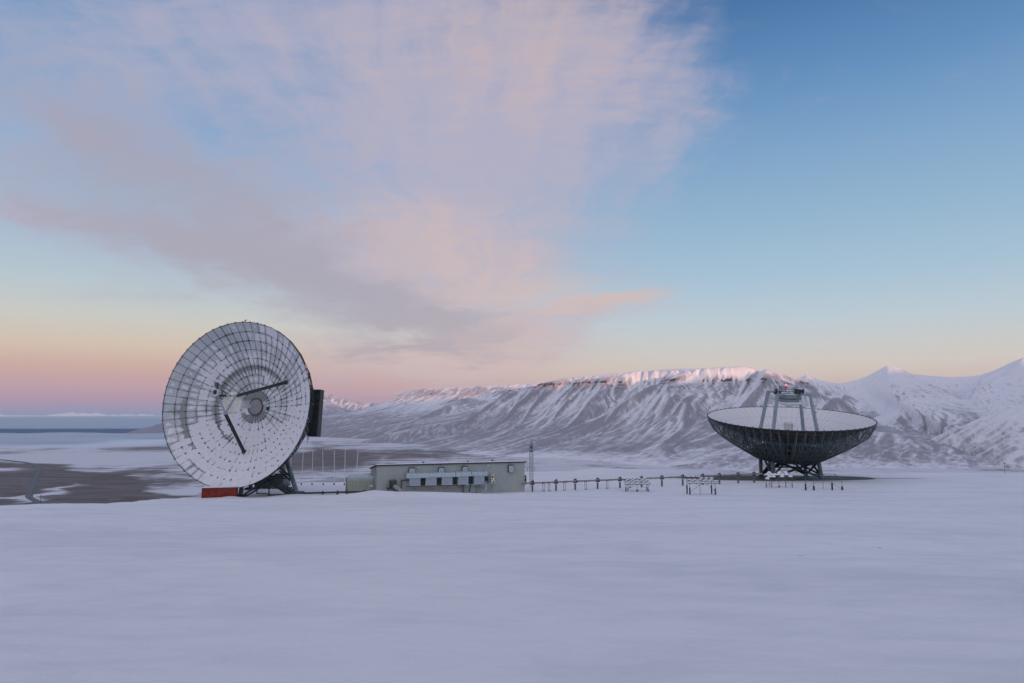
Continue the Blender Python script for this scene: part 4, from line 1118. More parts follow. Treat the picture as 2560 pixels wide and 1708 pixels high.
def build_hut():
    root = thing('long_hut', (WA.x, WA.y, gz(WA.x, WA.y)), 'long grey green windowless hut with a metal cooling hood along its front wall', 'building')
    B = wall(1311.5, 1200); L = (B - WA).dot(WU); Dp = 11.0; zt = WA.z - .12
    cl = clad_mat('hut_wall_panels', (.345, .385, .37), 4.6, .9, .02)
    def c(u, w, z): p = WA + WU * u - WN * w; return Vector((p.x, p.y, z))
    zb = -18.2
    m = MB().hexa([c(0, 0, zb), c(L, 0, zb), c(L, Dp, zb), c(0, Dp, zb)], [c(0, 0, zt), c(L, 0, zt), c(L, Dp, zt - 1.45), c(0, Dp, zt - 1.45)])
    m.build('wall', cl, root)
    o = .35
    def slab(o, z0, z1, name, mt, par, dz=0):
        return MB().hexa([c(-o, -o, zt + z0), c(L + o, -o, zt + z0), c(L + o, Dp + o, zt - 1.5 + z0), c(-o, Dp + o, zt - 1.5 + z0)],
                         [c(-o, -o, zt + z1), c(L + o, -o, zt + z1), c(L + o, Dp + o, zt - 1.5 + z1), c(-o, Dp + o, zt - 1.5 + z1)]).build(name, mt, par)
    rf = slab(.35, .01, .20, 'roof', DARKBR, root)
    # uneven snow on the roof
    us = np.linspace(-.3, L + .3, 140); ws = np.linspace(-.25, Dp + .25, 30); U, W = np.meshgrid(us, ws)
    edge = np.minimum(np.minimum(U + .3, L + .3 - U) / .3, np.minimum(W + .25, Dp + .25 - W) / .3)
    Z = zt - 1.45 * W / Dp + .205 + (.16 + .06 * fbm(U / 1.5, W, 3, 303)) * np.clip(edge, 0, 1) ** .5 - .02
    X = WA.x + WU.x * U - WN.x * W - root.location.x; Y = WA.y + WU.y * U - WN.y * W - root.location.y
    grid_mesh('roof_snow', X, Y, Z - root.location.z, SNOWO, None, rf).location = (0, 0, 0)
    for px, py in ((1058, 1155), (1169.5, 1152.5), (1230.5, 1150)):
        p = wall(px, py + 4, -1.4); MB().bar(p + Vector((0, 0, -.3)), p + Vector((0, 0, .32)), .14, 10).bar(p + Vector((0, 0, .2)), p + Vector((0, 0, .34)), .24, 10).build('roof_vent', STEEL, root)
    # ventilation hoods
    for x0, y0, x1, y1 in ((1022.5, 1170, 1036.8, 1184), (1096.3, 1169, 1110.8, 1183), (1155.8, 1166, 1169.5, 1181), (1271.3, 1163, 1284.6, 1180.7)):
        f = wbox(MB(), x0, y0, x1, y1, 0, .5).build('vent_hood', DARKBR, root)
        g = wbox(MB(), x0 + .9, y0 + 1.6, x1 - .5, y1 - .5, .5, .54).build('vent_flap', GALV, f)
        a = wall(x0 + 1, y0 + 1.8, .56); b = wall(x1 - .6, y1 - .6, .56); a2 = Vector((a.x, a.y, b.z)); b2 = Vector((b.x, b.y, a.z))
        MB().bar(a, b, .018).bar(a2, b2, .018).build('flap_crease', mat('crease_grey', (.26, .32, .36), .6), g)
    # rounded cooling hood in five lengths
    segs = [1016, 1059, 1099, 1139, 1179, 1219]
    for i in range(5):
        def yl(x, a, b): return a + (b - a) * (x - 1016) / 203
        x0, x1 = segs[i] + (.0 if i < 3 else .7), segs[i + 1] - (.0 if i < 2 else .7)
        m = MB(); rings_ = []
        for x in (x0, x1):
            tpz = wall(x, yl(x, 1182.5, 1177), .9).z; btz = wall(x, yl(x, 1196.3, 1189), 1.45).z; uo = (wall(x, 1190, 1.3) - WA).dot(WU)
            Hh = tpz - btz; pr = [(0, 0), (0, Hh * .98)]
            for q in range(1, 9):
                an = math.pi / 2 * q / 8; pr.append((.35 + 1.1 * math.sin(an), Hh * (.62 + .38 * math.cos(an))))
            pr.append((1.5, 0)); rings_.append([WA + WU * uo + WN * p[0] + Vector((0, 0, btz + p[1] - WA.z)) for p in pr])
        m.hexa(rings_[0], rings_[1]); hd = m.build('hood', GALV, root)
        k = MB()
        for q in range(1, 3) if i else range(0, 3):
            f = q / 3; P0 = [a.lerp(b, f) + WN * .012 + Vector((0, 0, .006)) for a, b in zip(rings_[0][2:], rings_[1][2:])]
            k.path(P0, .022, 4)
        k.build('hood_seam', mat('crease_grey', (.2, .2, .2)), hd)
    # cooling units under the hood
    for x0, x1, yb in ((1023.8, 1051, 1215.3), (1064.3, 1091.2, 1214), (1105, 1131, 1212.7), (1145.4, 1171, 1211.4), (1185.3, 1211, 1210)):
        yt = 1196.5 - (x0 - 1016) / 203 * 7
        f = wbox(MB(), x0, yt, x1, yb, .05, 1.25).build('cooling_unit', GALV, root)
        k = MB()
        for q in (.12, .24): wbox(k, x0 + .3, yt + (yb - yt) * q, x1 - .3, yt + (yb - yt) * q + .5, 1.25, 1.29)
        for q in range(7): wbox(k, x0 + 1, yt + (yb - yt) * (.36 + .085 * q), x1 - 1, yt + (yb - yt) * (.36 + .085 * q) + .2, 1.25, 1.265)
        k.build('louvre', mat('louvre_grey', (.30, .37, .43), .5), f)
        wbox(MB(), x1 + .3, yt + 1, x1 + 10, yb - 1.5, .0, .12).build('painted_gap_shadow', mat('gap_shadow_dark', (.05, .06, .058), .6), root)  # dark sheet painted in for the shadow between neighbouring cooling units
    m = MB()
    for x0, yb in ((1023.5, 1217), (1064, 1215.7), (1104.5, 1214.3), (1145, 1213), (1185, 1211.5)):
        for q in (0, 13, 13.6, 26.6):
            m.bar(wall(x0 + q, yb, 1.0), wall(x0 + q, yb + 7, 1.0), .035)
        m.bar(wall(x0, yb + 7, 1.0), wall(x0 + 26.6, yb + 7, 1.0), .04)
    m.build('unit_bracket', STEEL_M, root)
    beam = MB(); beam.bar(wall(1014, 1216.8, 1.3), wall(1165, 1212.6, 1.3), .09); beam.build('service_rail', RUSTY, root)
    MB().bar(wall(1165, 1212.6, 1.3), wall(1248, 1208.5, 1.3), .09).path([wall(1248, 1208.3, 1.3), wall(1252, 1209, 1.3), wall(1254, 1212, 1.3), wall(1251.2, 1232.5, 1.3)], .06).build('service_rail', STEEL_B, root)
    m = MB()
    for x in (1016, 1056.5, 1097, 1136): m.bar(wall(x, 1216 - (x - 1016) * .03, 1.3), wall(x, 1236, 1.3), .04)
    m.build('rail_post', RUSTY, root)
    m = MB(); m.bar(wall(1158, 1213, .3), wall(1158, 1236, .3), .14, 8); m.bar(wall(1191, 1211, .2), wall(1191, 1236, .2), .04); m.bar(wall(1229.5, 1209, .4), wall(1229.5, 1236, .4), .04)
    m.build('downpipe', STEEL_M, root)
    MB().bar(wall(1176.5, 1213, 1.4), wall(1173, 1229.5, 1.4), .11, 8).bar(wall(1176.5, 1213, 1.4), wall(1178, 1211.5, 1.1), .12, 8).build('hose', BLACK, root)
    m = MB()
    for x in (1212.6, 1216.8): m.bar(wall(x, 1203, 1.5), wall(x, 1237, 1.5), .05)
    for q in range(13): m.bar(wall(1212.6, 1204.5 + q * 2.5, 1.5), wall(1216.8, 1204.5 + q * 2.5, 1.5), .035)
    m.build('ladder', GALV, root)
    m = MB()
    m.path([wall(1022, 1200, .25), wall(1002.7, 1200.5, .25), wall(1002.7, 1226, .25)], .045, 4); m.path([wall(1022, 1202.3, .25), wall(1005, 1202.6, .25), wall(1005, 1226, .25)], .03, 4)
    for q in range(11): m.bar(wall(1002.7, 1203 + q * 2, .25), wall(1005, 1203 + q * 2, .25), .03)
    for q in range(8): m.bar(wall(1005 + q * 2.2, 1200.4, .25), wall(1005 + q * 2.2, 1202.5, .25), .03)
    m.build('cable_tray', BLACK, root)
    f = MB(); wbox(f, 1227, 1186, 1238, 1202, .05, .8); wbox(f, 1228.5, 1202.3, 1237.8, 1208, .1, .9); f.bar(wall(1229, 1185.5, .5), wall(1236, 1185.5, .5), .1); f = f.build('fan_unit', CREAM, root, bevel=.05)
    k = MB()
    for px, py, r, o_ in ((1231.5, 1192.5, .20, .82), (1233.5, 1205, .17, .92), (1230.5, 1199, .1, .82)):
        p = wall(px, py, o_); k.bar(p, p + WN * .05, r, 14)
    for q in (1227.5, 1237): k.bar(wall(q, 1186.5, .82), wall(q, 1201, .82), .05)
    k.bar(wall(1228, 1187, .82), wall(1236.5, 1187, .82), .05)
    k.build('fan_opening', BLACK, f)
    m = MB(); m.path([wall(1211, 1193, .6), wall(1214, 1197, .6), wall(1213, 1202, .6)], .10); m.path([wall(1214, 1201, .6), wall(1218, 1199, .7), wall(1221, 1194, .7)], .07); wbox(m, 1212, 1199.5, 1215.5, 1203.5, .3, .8)
    m.build('winch_arm', BLACK, root)
    for px, py in ((1044.7, 1168.3), (1219.4, 1163.2)):
        p = wall(px, py, .02)
        MB().lathe([(.02, -.22), (.20, -.2), (.27, -.02), (.27, .02)], Matrix.Translation(p + WN * .1), 14).build('wall_lamp', CREAM, root, True)
    for x0, y0, x1, y1 in ((1147.7, 1228, 1153.2, 1231.6), (1204.2, 1226, 1210.3, 1230.2), (1226, 1224.7, 1232.8, 1229.2)):
        wbox(MB(), x0, y0, x1, y1, .01, .06).build('wall_plate', mat('pale_plate', (.45, .46, .44), .5), root)
    # fittings on the right corner and the end wall
    m = MB(); p = wall(1313.2, 1186, .0) + WU * .15
    for q, (mt) in enumerate(range(5)):
        pass
    MB().bar(wall(1313.5, 1190, -.3), wall(1313.5, 1210, -.3), .22, 10).build('flue', BLACK, root)
    k = MB()
    for y in (1187.5, 1193.5, 1203, 1209.5): k.bar(wall(1313.8, y, -.3), wall(1313.8, y + 1.6, -.3), .27, 10)
    k.build('flue_collar', YELLOW, root)
    def ebox(m, px0, py0, px1, py1, o):
        a = endw(px0, py0, o); b = endw(px1, py1, o); return m.hexa([a, b, b + WU * (o + .02), a + WU * (o + .02)], [Vector((a.x, a.y, b.z)), b, b + WU * .02, Vector((a.x, a.y, b.z)) + WU * .02]) if False else m.poly([a, Vector((b.x, b.y, a.z)), b, Vector((a.x, a.y, b.z))] + [v + WU * (o - .005) for v in (a, Vector((b.x, b.y, a.z)), b, Vector((a.x, a.y, b.z)))], [(0, 1, 2, 3), (7, 6, 5, 4), (0, 4, 5, 1), (1, 5, 6, 2), (2, 6, 7, 3), (3, 7, 4, 0)])
    ebox(MB(), 934.5, 1172, 940.5, 1190.5, .06).build('door_panel', mat('blue_grey_door', (.18, .24, .26), .4), root)
    ebox(MB(), 937.2, 1166.5, 939, 1169.3, .1).build('end_lamp', BLACK, root)
    MB().bar(endw(936, 1168.5, .15), endw(936, 1228, .15), .05).build('drainpipe', STEEL_B, root)
build_hut()

def build_shed():
    a = at(866.5, 1192.5, 131.5); b = at(934.5, 1191.5, 131.5); zt = a.z; zb = gz(a.x, 132) - .6
    root = thing('round_topped_shed', (a.x, 131.5, gz(a.x, 131.5)), 'small pale green shed with rounded metal roof at the left end of the hut', 'shed')
    W = b.x - a.x; D = 4.5
    cl = clad_mat('shed_ribbed_sheet', (.34, .385, .33), .62, 50, .03)
    # section is rounded along its depth: front wall curves back into the roof
    pr = [(0, zb), (0, zt - .75)] + [(.75 - .75 * math.cos(t), zt - .75 + .75 * math.sin(t)) for t in np.linspace(.2, math.pi / 2, 7)] + [(D, zt + .05), (D, zb)]
    L_ = [Vector((a.x + .0, 131.5 + p[0], p[1])) for p in pr]; R_ = [Vector((b.x, 131.5 + p[0], p[1])) for p in pr]
    MB().hexa(L_, R_).build('shell', cl, root)
    m = MB(); top = [Vector((a.x - .06, 131.5 + p[0], p[1] + .03)) for p in pr[4:-1]] + [Vector((a.x - .06, 131.5 + p[0], p[1] + .13)) for p in pr[4:-1]][::-1]
    m.hexa(top, [p + Vector((W + .05, 0, 0)) for p in top]); m.build('roof', GALV, root)
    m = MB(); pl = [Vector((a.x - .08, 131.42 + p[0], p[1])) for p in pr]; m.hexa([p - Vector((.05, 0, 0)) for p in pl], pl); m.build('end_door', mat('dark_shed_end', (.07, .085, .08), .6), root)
    m = MB()
    for q in range(11):
        x = a.x + W * (q + .5) / 11; m.box((x, 131.47, (zb + zt - .75) / 2), (.07, .05, zt - .75 - zb))
    m.build('wall_rib', mat('shed_rib', (.24, .275, .235), .6), root)
    # low annex behind it
    a = at(891, 1186.5, 138); b = at(929, 1185.5, 138)
    r2 = thing('low_annex', (a.x, 138, gz(a.x, 138)), 'low dark roofed annex just behind the round topped shed', 'shed')
    MB().hexa([Vector((a.x, 138, -18)), Vector((b.x, 138, -18)), Vector((b.x, 142, -18)), Vector((a.x, 142, -18))], [Vector((a.x, 138, a.z - .1)), Vector((b.x, 138, a.z - .1)), Vector((b.x, 142, a.z - .3)), Vector((a.x, 142, a.z - .3))]).build('wall', CLAD, r2)
    MB().hexa([Vector((a.x - .4, 137.7, a.z - .25)), Vector((a.x + .5, 137.7, a.z - .02)), Vector((b.x, 137.7, a.z - .02)), Vector((b.x, 142, a.z - .2)), Vector((a.x - .4, 142, a.z - .4))],
              [Vector((a.x - .4, 137.7, a.z - .1)), Vector((a.x + .5, 137.7, a.z + .12)), Vector((b.x, 137.7, a.z + .12)), Vector((b.x, 142, a.z - .05)), Vector((a.x - .4, 142, a.z - .25))]).build('roof', DARKBR, r2)
    p = at(928.5, 1228, 129.5)
    r3 = thing('sign_post', (p.x, p.y, gz(p.x, p.y)), 'tiny white sign on a thin post in front of the shed', 'sign')
    MB().bar((p.x, p.y, gz(p.x, p.y)), at(928.5, 1214, 129.5), .035).build('post', STEEL, r3)
    q = at(928.5, 1215.3, 129.45); MB().box(q, (.62, .05, .2)).build('board', WHITE, r3)
build_shed()

def build_yard():
    # dark unit beside the hut's front wall
    p = wall(983, 1221, 1.0)
    r = thing('condenser_box', (p.x, p.y, gz(p.x, p.y)), 'black slatted condenser box standing against the left part of the hut wall', 'condenser')
    f = wbox(MB(), 975.5, 1201.8, 991.5, 1220, .3, 1.3).build('casing', BLACK, r)
    k = MB()
    for q in range(6): wbox(k, 977, 1204 + q * 2.6, 990, 1204.7 + q * 2.6, 1.3, 1.38)
    wbox(k, 975, 1201, 992, 1202.3, .25, 1.4)
    k.build('slat', mat('slat_grey', (.12, .12, .12), .5), f)
    m = MB(); wbox(m, 968.5, 1221.2, 1000, 1222.8, .3, 1.7)
    for x in (970, 985, 998): m.bar(wall(x, 1222, 1.0), wall(x, 1232, 1.0), .08)
    m.bar(wall(968.6, 1220.5, 1.3), wall(971.5, 1226, 1.3), .07)
    m.build('stand', STEEL, r)
    p = wall(994, 1228, 3.0)
    r = thing('scrap_pile', (p.x, p.y, gz(p.x, p.y)), 'small heap of rusty timbers half buried in the snow by the hut', 'scrap')
    rg = random.Random(12); 
    for q in range(9):
        a = wall(rg.uniform(982, 992), rg.uniform(1222, 1227), rg.uniform(1.6, 3)); b = wall(rg.uniform(993, 1002), rg.uniform(1226, 1231), rg.uniform(1.6, 3))
        MB().bar(a, b, rg.uniform(.06, .11)).build('timber', rg.choice([TIMBER, RUSTY]), r)
    a = wall(984.5, 1214.8, 2.6); b = wall(1003, 1228.5, 2.6)
    m = MB(); m.bar(a, b, .32, 12); 
    d_ = (b - a).normalized()
    for q in range(16): p = a.lerp(b, (q + .5) / 16); m.bar(p, p + d_ * .09, .37, 12)
    tag(m.build('corrugated_pipe', mat('pale_corrugated', (.33, .34, .36), .5)), 'length of pale corrugated pipe leaning on the scrap pile', 'pipe')
    # red container
    a = at(505, 1246, 127.5); b = at(590, 1244, 129.0); zt = at(508, 1221.5, 127.5).z; zb = a.z - .5
    u = Vector((b.x - a.x, b.y - a.y, 0)); Lc = u.length; u.normalize(); w = Vector((-u.y, u.x, 0))
    r = thing('shipping_container', (a.x, a.y, gz(a.x, a.y)), 'rusty red shipping container under the lower rim of the steerable dish', 'container')
    P = [Vector((a.x, a.y, 0)), Vector((a.x, a.y, 0)) + u * Lc, Vector((a.x, a.y, 0)) + u * Lc + w * 2.5, Vector((a.x, a.y, 0)) + w * 2.5]
    MB().hexa([Vector((p.x, p.y, zb)) for p in P], [Vector((p.x, p.y, zt)) for p in P]).build('body', RED, r)
    m = MB()
    for q in range(26):
        p = P[0] + u * (Lc * (q + .5) / 26) - w * .03; m.box((p.x, p.y, (zb + zt) / 2), (.12, .07, zt - zb - .3), Matrix.Rotation(math.atan2(u.y, u.x), 3, 'Z'))
    m.build('corrugation', RED, r)
    m = MB()
    for p in (P[0], P[1]): m.box((p.x, p.y, (zb + zt) / 2), (.2, .2, zt - zb + .06))
    m.bar(Vector((P[0].x, P[0].y, zt)), Vector((P[1].x, P[1].y, zt)), .1)
    m.build('frame', mat('dark_red_frame', (.16, .018, .012), .6), r)
    p = P[0] + u * Lc * .37; MB().box((p.x, p.y - .08, (zt + zb) / 2 + .25), (.9, .05, .12)).build('plate', BLACK, r)
    MB().hexa([Vector((p.x, p.y, zt + .06)) for p in P], [Vector((p.x, p.y, zt + .13)) for p in P]).build('roof_snow', SNOWO, r)
    # snow covered bush of ice beside the container
    # dark duct on the ground from the dish to the hut
    a = at(748, 1233.5, 131); b = at(942, 1228.5, 127.2)
    r = thing('ground_duct', (a.x, a.y, gz(a.x, a.y)), 'long dark steel duct lying low over the snow between the dish and the hut', 'duct')
    MB().bar(a, b, .22, 4).build('duct', STEEL, r)
    m = MB()
    for q in (.06, .31, .5, .62, .84): 
        p = a.lerp(b, q); m.box(p + Vector((0, 0, -.1)), (.35, .5, .65)); m.bar(p + Vector((0, 0, .2)), p + Vector((0, 0, .42)), .07)
        m.bar(p, (p.x, p.y, gz(p.x, p.y) - .2), .14)
    m.build('duct_support', STEEL, r)
    a = at(345, 1240, 118); b = at(500, 1234, 128)
    # white aerial poles
    names = ['white aerial pole half hidden by the dish rim, nearest the steerable dish', 'white aerial pole second from the steerable dish, leaning slightly right', 'white aerial pole third from the steerable dish, standing straight',
             'white aerial pole at the middle of the row of seven', 'white aerial pole third from the hut end of the row', 'white aerial pole just left of the round topped shed', 'white aerial pole rising behind the round topped shed']
    for i, (x0, y0, x1, y1) in enumerate(((725, 1214, 728.5, 1128), (753.3, 1211, 758.5, 1127.5), (780, 1210, 782, 1127.3), (808, 1208.5, 806.5, 1127.3), (835, 1206.5, 836.2, 1126), (861, 1206, 863, 1126), (889, 1205, 895, 1125.3))):
        Y = 158.0; p = at(x0, y0, Y); q = at(x1, y1, Y); g_ = gz(p.x, p.y); p.z = min(p.z, g_ + .3)
        r = thing('aerial_pole', (p.x, p.y, g_), names[i], 'pole', 'white aerial poles behind the steerable dish')
        MB().bar(p, q, .085, 8, .06).build('mast', WHITE, r)
        MB().bar((p.x, p.y, g_ - .3), (p.x, p.y, g_ + .35), .17, 8).build('socket', STEEL, r)
    # lattice mast
    Y = 150.0; b0 = at(1328.5, 1218, Y); t0 = at(1328.5, 1110, Y); g_ = gz(b0.x, Y)
    r = thing('lattice_mast', (b0.x, Y, g_), 'thin square lattice mast standing just right of the long hut', 'mast')
    m = MB(); w = .36; zt = t0.z
    cs = [Vector((b0.x + sx * w, Y + sy * w, 0)) for sx, sy in ((-1, -1), (1, -1), (1, 1), (-1, 1))]
    for c_ in cs: m.bar((c_.x, c_.y, g_ - .2), (c_.x, c_.y, zt), .045)
    m.build('corner_tube', STEEL_M, r)
    m = MB(); K = 17
    for q in range(K):
        z0 = g_ + (zt - g_) * q / K; z1 = g_ + (zt - g_) * (q + 1) / K
        for i in range(4):
            a_, b_ = cs[i], cs[(i + 1) % 4]
            if q % 2: a_, b_ = b_, a_
            m.bar((a_.x, a_.y, z0), (b_.x, b_.y, z1), .028); m.bar((a_.x, a_.y, z1), (b_.x, b_.y, z1), .025)
    m.build('lattice', STEEL_M, r)
    m = MB(); m.bar((b0.x, Y, zt - 1), (b0.x, Y, at(1329, 1101, Y).z), .05); m.bar((b0.x - .9, Y, zt - .3), (b0.x + .5, Y, zt - .3), .035); m.box((b0.x, Y, zt - .7), (.4, .4, .5)); m.box((b0.x, Y, zt - 1.6), (.35, .35, .45)); m.bar((b0.x - .1, Y - .2, zt), (b0.x + .3, Y - .2, zt + .35), .05)
    m.build('mast_head', STEEL, r)
    MB().bar((b0.x - .4, Y - .4, g_ + 1.2), (b0.x - 2.0, Y - 1.2, g_), .04).build('stay', STEEL, r)
    # wave guide pipe on its supports
    A = Vector((2.9, 136.2, -14.75)); B = Vector((60.2, 166.5, -15.75))
    r = thing('elevated_pipe', (A.x, A.y, gz(A.x, A.y)), 'long straight pale pipe carried on posts from the hut to the upward facing dish', 'pipeline')
    MB().bar(A - (B - A).normalized() * 1.0, B, .17, 10).build('pipe', PIPE, r)
    m = MB(); d_ = (B - A).normalized()
    for q in range(24): p = A.lerp(B, (q + .4) / 24); m.bar(p, p + d_ * .14, .215, 10)
    for q in (.17, .38, .62, .71): p = A.lerp(B, q) + Vector((0, -.1, -.25)); m.box(p, (.3, .3, .25))
    m.build('pipe_flange', STEEL_M, r)
    def onpipe(px):
        s_ = st(px, 1215)[0]; k = (s_ * A.y - A.x) / ((B.x - A.x) - s_ * (B.y - A.y)); return A.lerp(B, k)
    proto = None
    for px in (1331, 1390, 1438, 1494, 1550, 1604, 1655, 1707, 1757, 1799, 1846, 1886):
        p = onpipe(px); g_ = gz(p.x, p.y); Hp = p.z - g_
        if proto is None:
            Hp0 = Hp
            ps = MB(); ps.box(p + Vector((0, 0, -(Hp + .7) / 2 - .25)), (.34, .34, Hp + .2)); o = ps.build('post', BROWNP, r)
            k = MB(); k.box(p + Vector((0, 0, .34)), (.62, .5, .16)); k.box(p + Vector((0, 0, -.26)), (.75, .6, .18)); k.box(p + Vector((-.28, 0, .05)), (.1, .45, .6)); k.box(p + Vector((.28, 0, .05)), (.1, .45, .6)); k.bar(p + Vector((-.1, 0, .4)), p + Vector((.25, 0, .58)), .09)
            sd = k.build('saddle', STEEL, o, False, Matrix.Identity(4)); sd.matrix_local = Matrix.Translation(-Vector(r.location))
            proto = (o, p.copy())
        else:
            c = proto[0].copy(); COL.objects.link(c); c.parent = r; c.location = (p - proto[1])
            for ch in proto[0].children:
                e = ch.copy(); COL.objects.link(e); e.parent = c
    m = None
    for px in (1358.5, 1372, 1411, 1464, 1518, 1575):
        p = onpipe(px); g_ = gz(p.x, p.y); ln = .12 if px == 1372 else (.05 if px in (1464, 1358.5) else 0)
        m = MB()
        for dx in (-.17, .17): m.bar(p + Vector((dx, 0, -.15)), (p.x + dx + ln, p.y, g_ - .15), .055)
        m.bar(p + Vector((-.25, 0, -.2)), p + Vector((.25, 0, -.2)), .06); m.box((p.x + ln, p.y, g_ + .05), (.55, .3, .12))
        m.build('double_post', BROWNP, r)
build_yard()

# ------------------------------------------------------------------ small aerial tables
def table(label, quad, rows, cols, caps, legs, Yf, dome=False, bucket=False, red=None, seed=1, group='low aerial frames on posts'):
    """quad: photo pixels of back left, back right, front right, front left; the plane stands at Yf and leans back"""
    BL = at(*quad[0], Yf + 3.2); BR = at(*quad[1], Yf + 3.2); FR = at(*quad[2], Yf); FLq = at(*quad[3], Yf)
    gx_, gy_ = (FLq.x + FR.x) / 2, Yf
    r = thing('aerial_table', (gx_, gy_, gz(gx_, gy_)), label, 'aerial frame', group)
    def P(u, v): return (FLq.lerp(FR, u)).lerp(BL.lerp(BR, u), v)
    rg = random.Random(seed)
    m = MB()
    for i in range(rows):
        v = i / (rows - 1); m.bar(P(-.04, v), P(1.04, v), .045)
    m.build('rail', STEEL_M, r)
    m = MB()
    for j in range(3): u = (.04, .5, .96)[j]; m.bar(P(u, -.06), P(u, 1.06), .05)
    m.build('cross_rail', STEEL_M, r)
    proto = None
    if caps:
        for i in range(rows):
            for j in range(cols):
                u = (j + .5 + (.35 if i % 2 else -.1)) / cols; v = i / (rows - 1)
                if u > 1.0 or rg.random() > caps: continue
                p = P(u, v) + Vector((0, 0, .12))
                if proto is None:
                    mm = MB(); R_ = .42 if dome else .40
                    if dome: mm.lathe([(R_ * 1.05, -.05), (R_ * 1.05, .04), (R_ * .9, .2), (R_ * .5, .32), (.03, .36)], Matrix.Translation(p), 16)
                    else: mm.lathe([(R_, -.04), (R_, .03), (R_ * .7, .10), (.03, .13)], Matrix.Translation(p), 14)
                    o = mm.build('snow_cap', SNOWO, r, True)
                    k = MB().lathe([(.1, -.22), (R_ * 1.02, -.07), (R_ * 1.05, -.045)], Matrix.Translation(p), 14); k = k.build('plate', STEEL, o, False, Matrix.Translation(-Vector(r.location)))
                    proto = (o, p.copy())
                else:
                    c = proto[0].copy(); COL.objects.link(c); c.parent = r; c.location = p - proto[1]
                    for ch in proto[0].children: e = ch.copy(); COL.objects.link(e); e.parent = c
    for (px, yt, yb, w, ut) in legs:
        Yl = Yf + (3.0 if ut else 0)
        b = at(px, yb, Yl); g_ = gz(b.x, Yl); t = at(px, yt, Yl); u = min(max((b.x - FLq.x) / (FR.x - FLq.x), 0), 1); tp = P(u, .9 if ut else .05)
        lg = MB().bar((b.x, Yl, g_ - .1), (b.x, Yl, max(tp.z, g_ + .3)), .05).bar((b.x, Yl, max(tp.z, g_ + .3)), tp, .04).build('leg', STEEL_M, r)
        if w: MB().bar((b.x, Yl, g_ - .1), (b.x, Yl, g_ + (yb - yt) / F * Yl), w, 10).build('leg_sleeve', BROWNP if not bucket else mat('black_sleeve', (.035, .03, .035), .6), lg, False, Matrix.Translation(-Vector(r.location)))
    m = MB(); zg = gz(gx_, gy_)
    for (u0, u1) in ((.04, .45), (.96, .55)):
        a = P(u0, 0); b = P(u1, 0); m.bar((a.x, a.y, zg + .35), (b.x, b.y, b.z), .035)
    m.build('stay', STEEL_M, r)
    if red:
        p = at(*red, Yf - .3); z = gz(p.x, p.y)
        rr_ = thing('red_bucket', (p.x, p.y, z), ('small red bucket under the frame of round snow domes' if dome else 'small red bucket under the low frame of flat snowy plates'), 'bucket')
        MB().lathe([(.16, 0), (.22, .36), (.2, .36), (.15, .05)], Matrix.Translation((p.x, p.y, z)), 14).build('bucket', MAGENTA, rr_)
        k = MB(); 
        for q in range(6):
            t0, t1 = math.pi * q / 6, math.pi * (q + 1) / 6
            k.bar((p.x + .2 * math.cos(t0), p.y, z + .36 + .18 * math.sin(t0)), (p.x + .2 * math.cos(t1), p.y, z + .36 + .18 * math.sin(t1)), .012)
        k.build('handle', STEEL, rr_)
    return r
table('low frame of flat snowy plates, nearest to the hut of the four', ((1558, 1198), (1618, 1198), (1626, 1211), (1563, 1211.5)), 5, 5, .85,
      ((1565, 1219, 1229.5, .12, 0), (1570, 1224, 1229, .12, 1), (1593, 1212, 1228, 0, 0), (1617.5, 1219, 1228.5, .12, 1), (1621, 1224, 1229, .12, 0)), 137.0, red=(1593, 1228), seed=3)
table('frame of flat snowy plates on tall dark posts, between the hut and the big bowl', ((1716, 1193), (1776, 1193), (1796, 1208), (1720, 1208.5)), 5, 5, .82,
      ((1718, 1216, 1237, .13, 1), (1725, 1222, 1239, .13, 0), (1750.5, 1212, 1238, .04, 0), (1779.5, 1216, 1237, .13, 1), (1788.5, 1223, 1238.5, .13, 0)), 128.5, bucket=True, seed=4)
table('frame of round snow domes standing before the legs of the big bowl', ((1916, 1184), (1966, 1184), (1984, 1198), (1914, 1199)), 4, 6, .72,
      ((1916, 1210, 1220, .10, 0), (1929.5, 1212, 1221, .08, 0), (1948, 1206, 1220, .05, 0), (1965, 1207, 1219, .10, 0), (1981, 1211, 1220, .10, 0), (1925, 1208, 1219, .03, 1)), 149.0, dome=True, red=(1948, 1219.5), seed=5)
table('bare pipe frame without plates, right of the legs of the big bowl', ((2010, 1184.5), (2088, 1185.5), (2106, 1197), (2010, 1201)), 4, 5, 0,
      ((2014.5, 1210, 1226, .17, 0), (2035, 1216, 1226.5, .19, 0), (2058.5, 1205, 1220, .03, 1), (2081, 1210, 1227.5, .17, 0), (2106, 1217, 1226, .19, 0)), 141.0, bucket=True, seed=6)

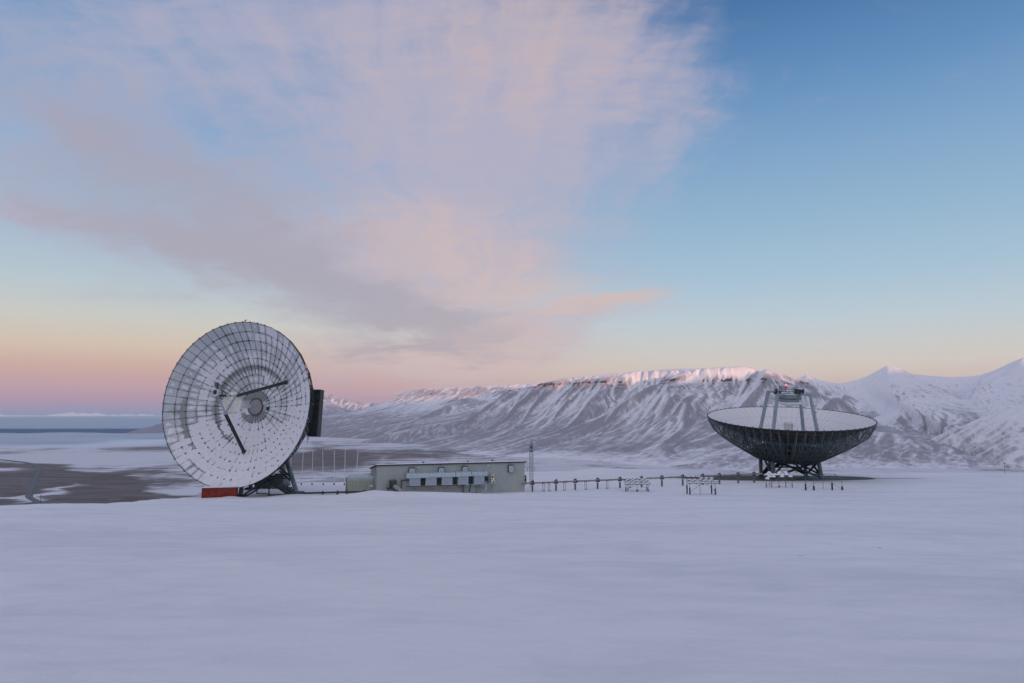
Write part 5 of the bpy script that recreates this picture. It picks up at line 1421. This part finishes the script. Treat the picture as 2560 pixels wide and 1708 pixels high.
def small_bits():
    for px, yt, yb, Y, lab in ((1318.5, 1173, 1183, 218, 'thin grey stake on the far snow edge left of the lattice mast'), (1336.5, 1171, 1181, 222, 'thin grey stake on the far snow edge right of the lattice mast')):
        p = at(px, yb, Y); t = at(px, yt, Y); g_ = gz(p.x, Y)
        r = thing('stake', (p.x, Y, g_), lab, 'stake', 'stakes on the far snow edge'); MB().bar((p.x, Y, g_ - .4), (p.x, Y, max(t.z, g_ + 1)), .06, 6).build('rod', BROWNP, r); MB().bar((p.x, Y, t.z - .1), (p.x, Y, t.z + .1), .1, 6).build('cap', STEEL, r)
    p = at(2512, 1184, 205); t = at(2511, 1158, 205); g_ = gz(p.x, 205)
    r = thing('marker_pole', (p.x, 205, g_), 'thin dark pole with a small head at the far right snow edge', 'pole')
    MB().bar((p.x, 205, g_ - 1), t, .045, 6).build('rod', BROWNP, r); MB().box(t, (.6, .12, .2)).build('head', BROWNP, r)
    p = at(102, 1263, 74); t = at(102, 1239, 74); g_ = gz(p.x, 74)
    r = thing('marker_pole', (p.x, 74, g_), 'thin dark stick at the snow edge, far left by the road', 'pole')
    MB().bar((p.x, 74, min(g_, p.z) - .3), t, .025, 6).build('rod', STEEL, r); MB().bar(t, t + Vector((0, 0, .06)), .04, 6).build('head', STEEL, r)
    p = at(1991, 1183, 214); g_ = gz(p.x, 214)
    r = thing('marker_buoy', (p.x, 214, g_), 'tiny yellow marker with a red top beyond the legs of the big bowl', 'marker')
    MB().lathe([(.55, 0), (.5, .5), (.2, .8)], Matrix.Translation((p.x, 214, g_)), 12).build('base', YELLOW, r); MB().lathe([(.2, .8), (.28, 1.0), (.22, 1.35), (.02, 1.4)], Matrix.Translation((p.x, 214, g_)), 12).build('top', MAGENTA, r)
small_bits()

# ------------------------------------------------------------------ air
def build_haze():
    m = bpy.data.materials.new('thin_air'); m.use_nodes = True; m.node_tree.nodes.clear(); T = NT(m.node_tree)
    v = T.node('ShaderNodeVolumePrincipled'); v.inputs['Color'].default_value = (.80, .87, 1, 1); v.inputs['Density'].default_value = .9e-5; v.inputs['Anisotropy'].default_value = .0
    o = T.node('ShaderNodeOutputMaterial'); T.l.new(v.outputs[0], o.inputs['Volume'])
    ob = MB().box((0, 17300, 470), (89000, 53000, 2060)).build('haze', m)
    tag(ob, 'thin blue dusk air that pales the far mountains', 'haze', kind='stuff')
build_haze()
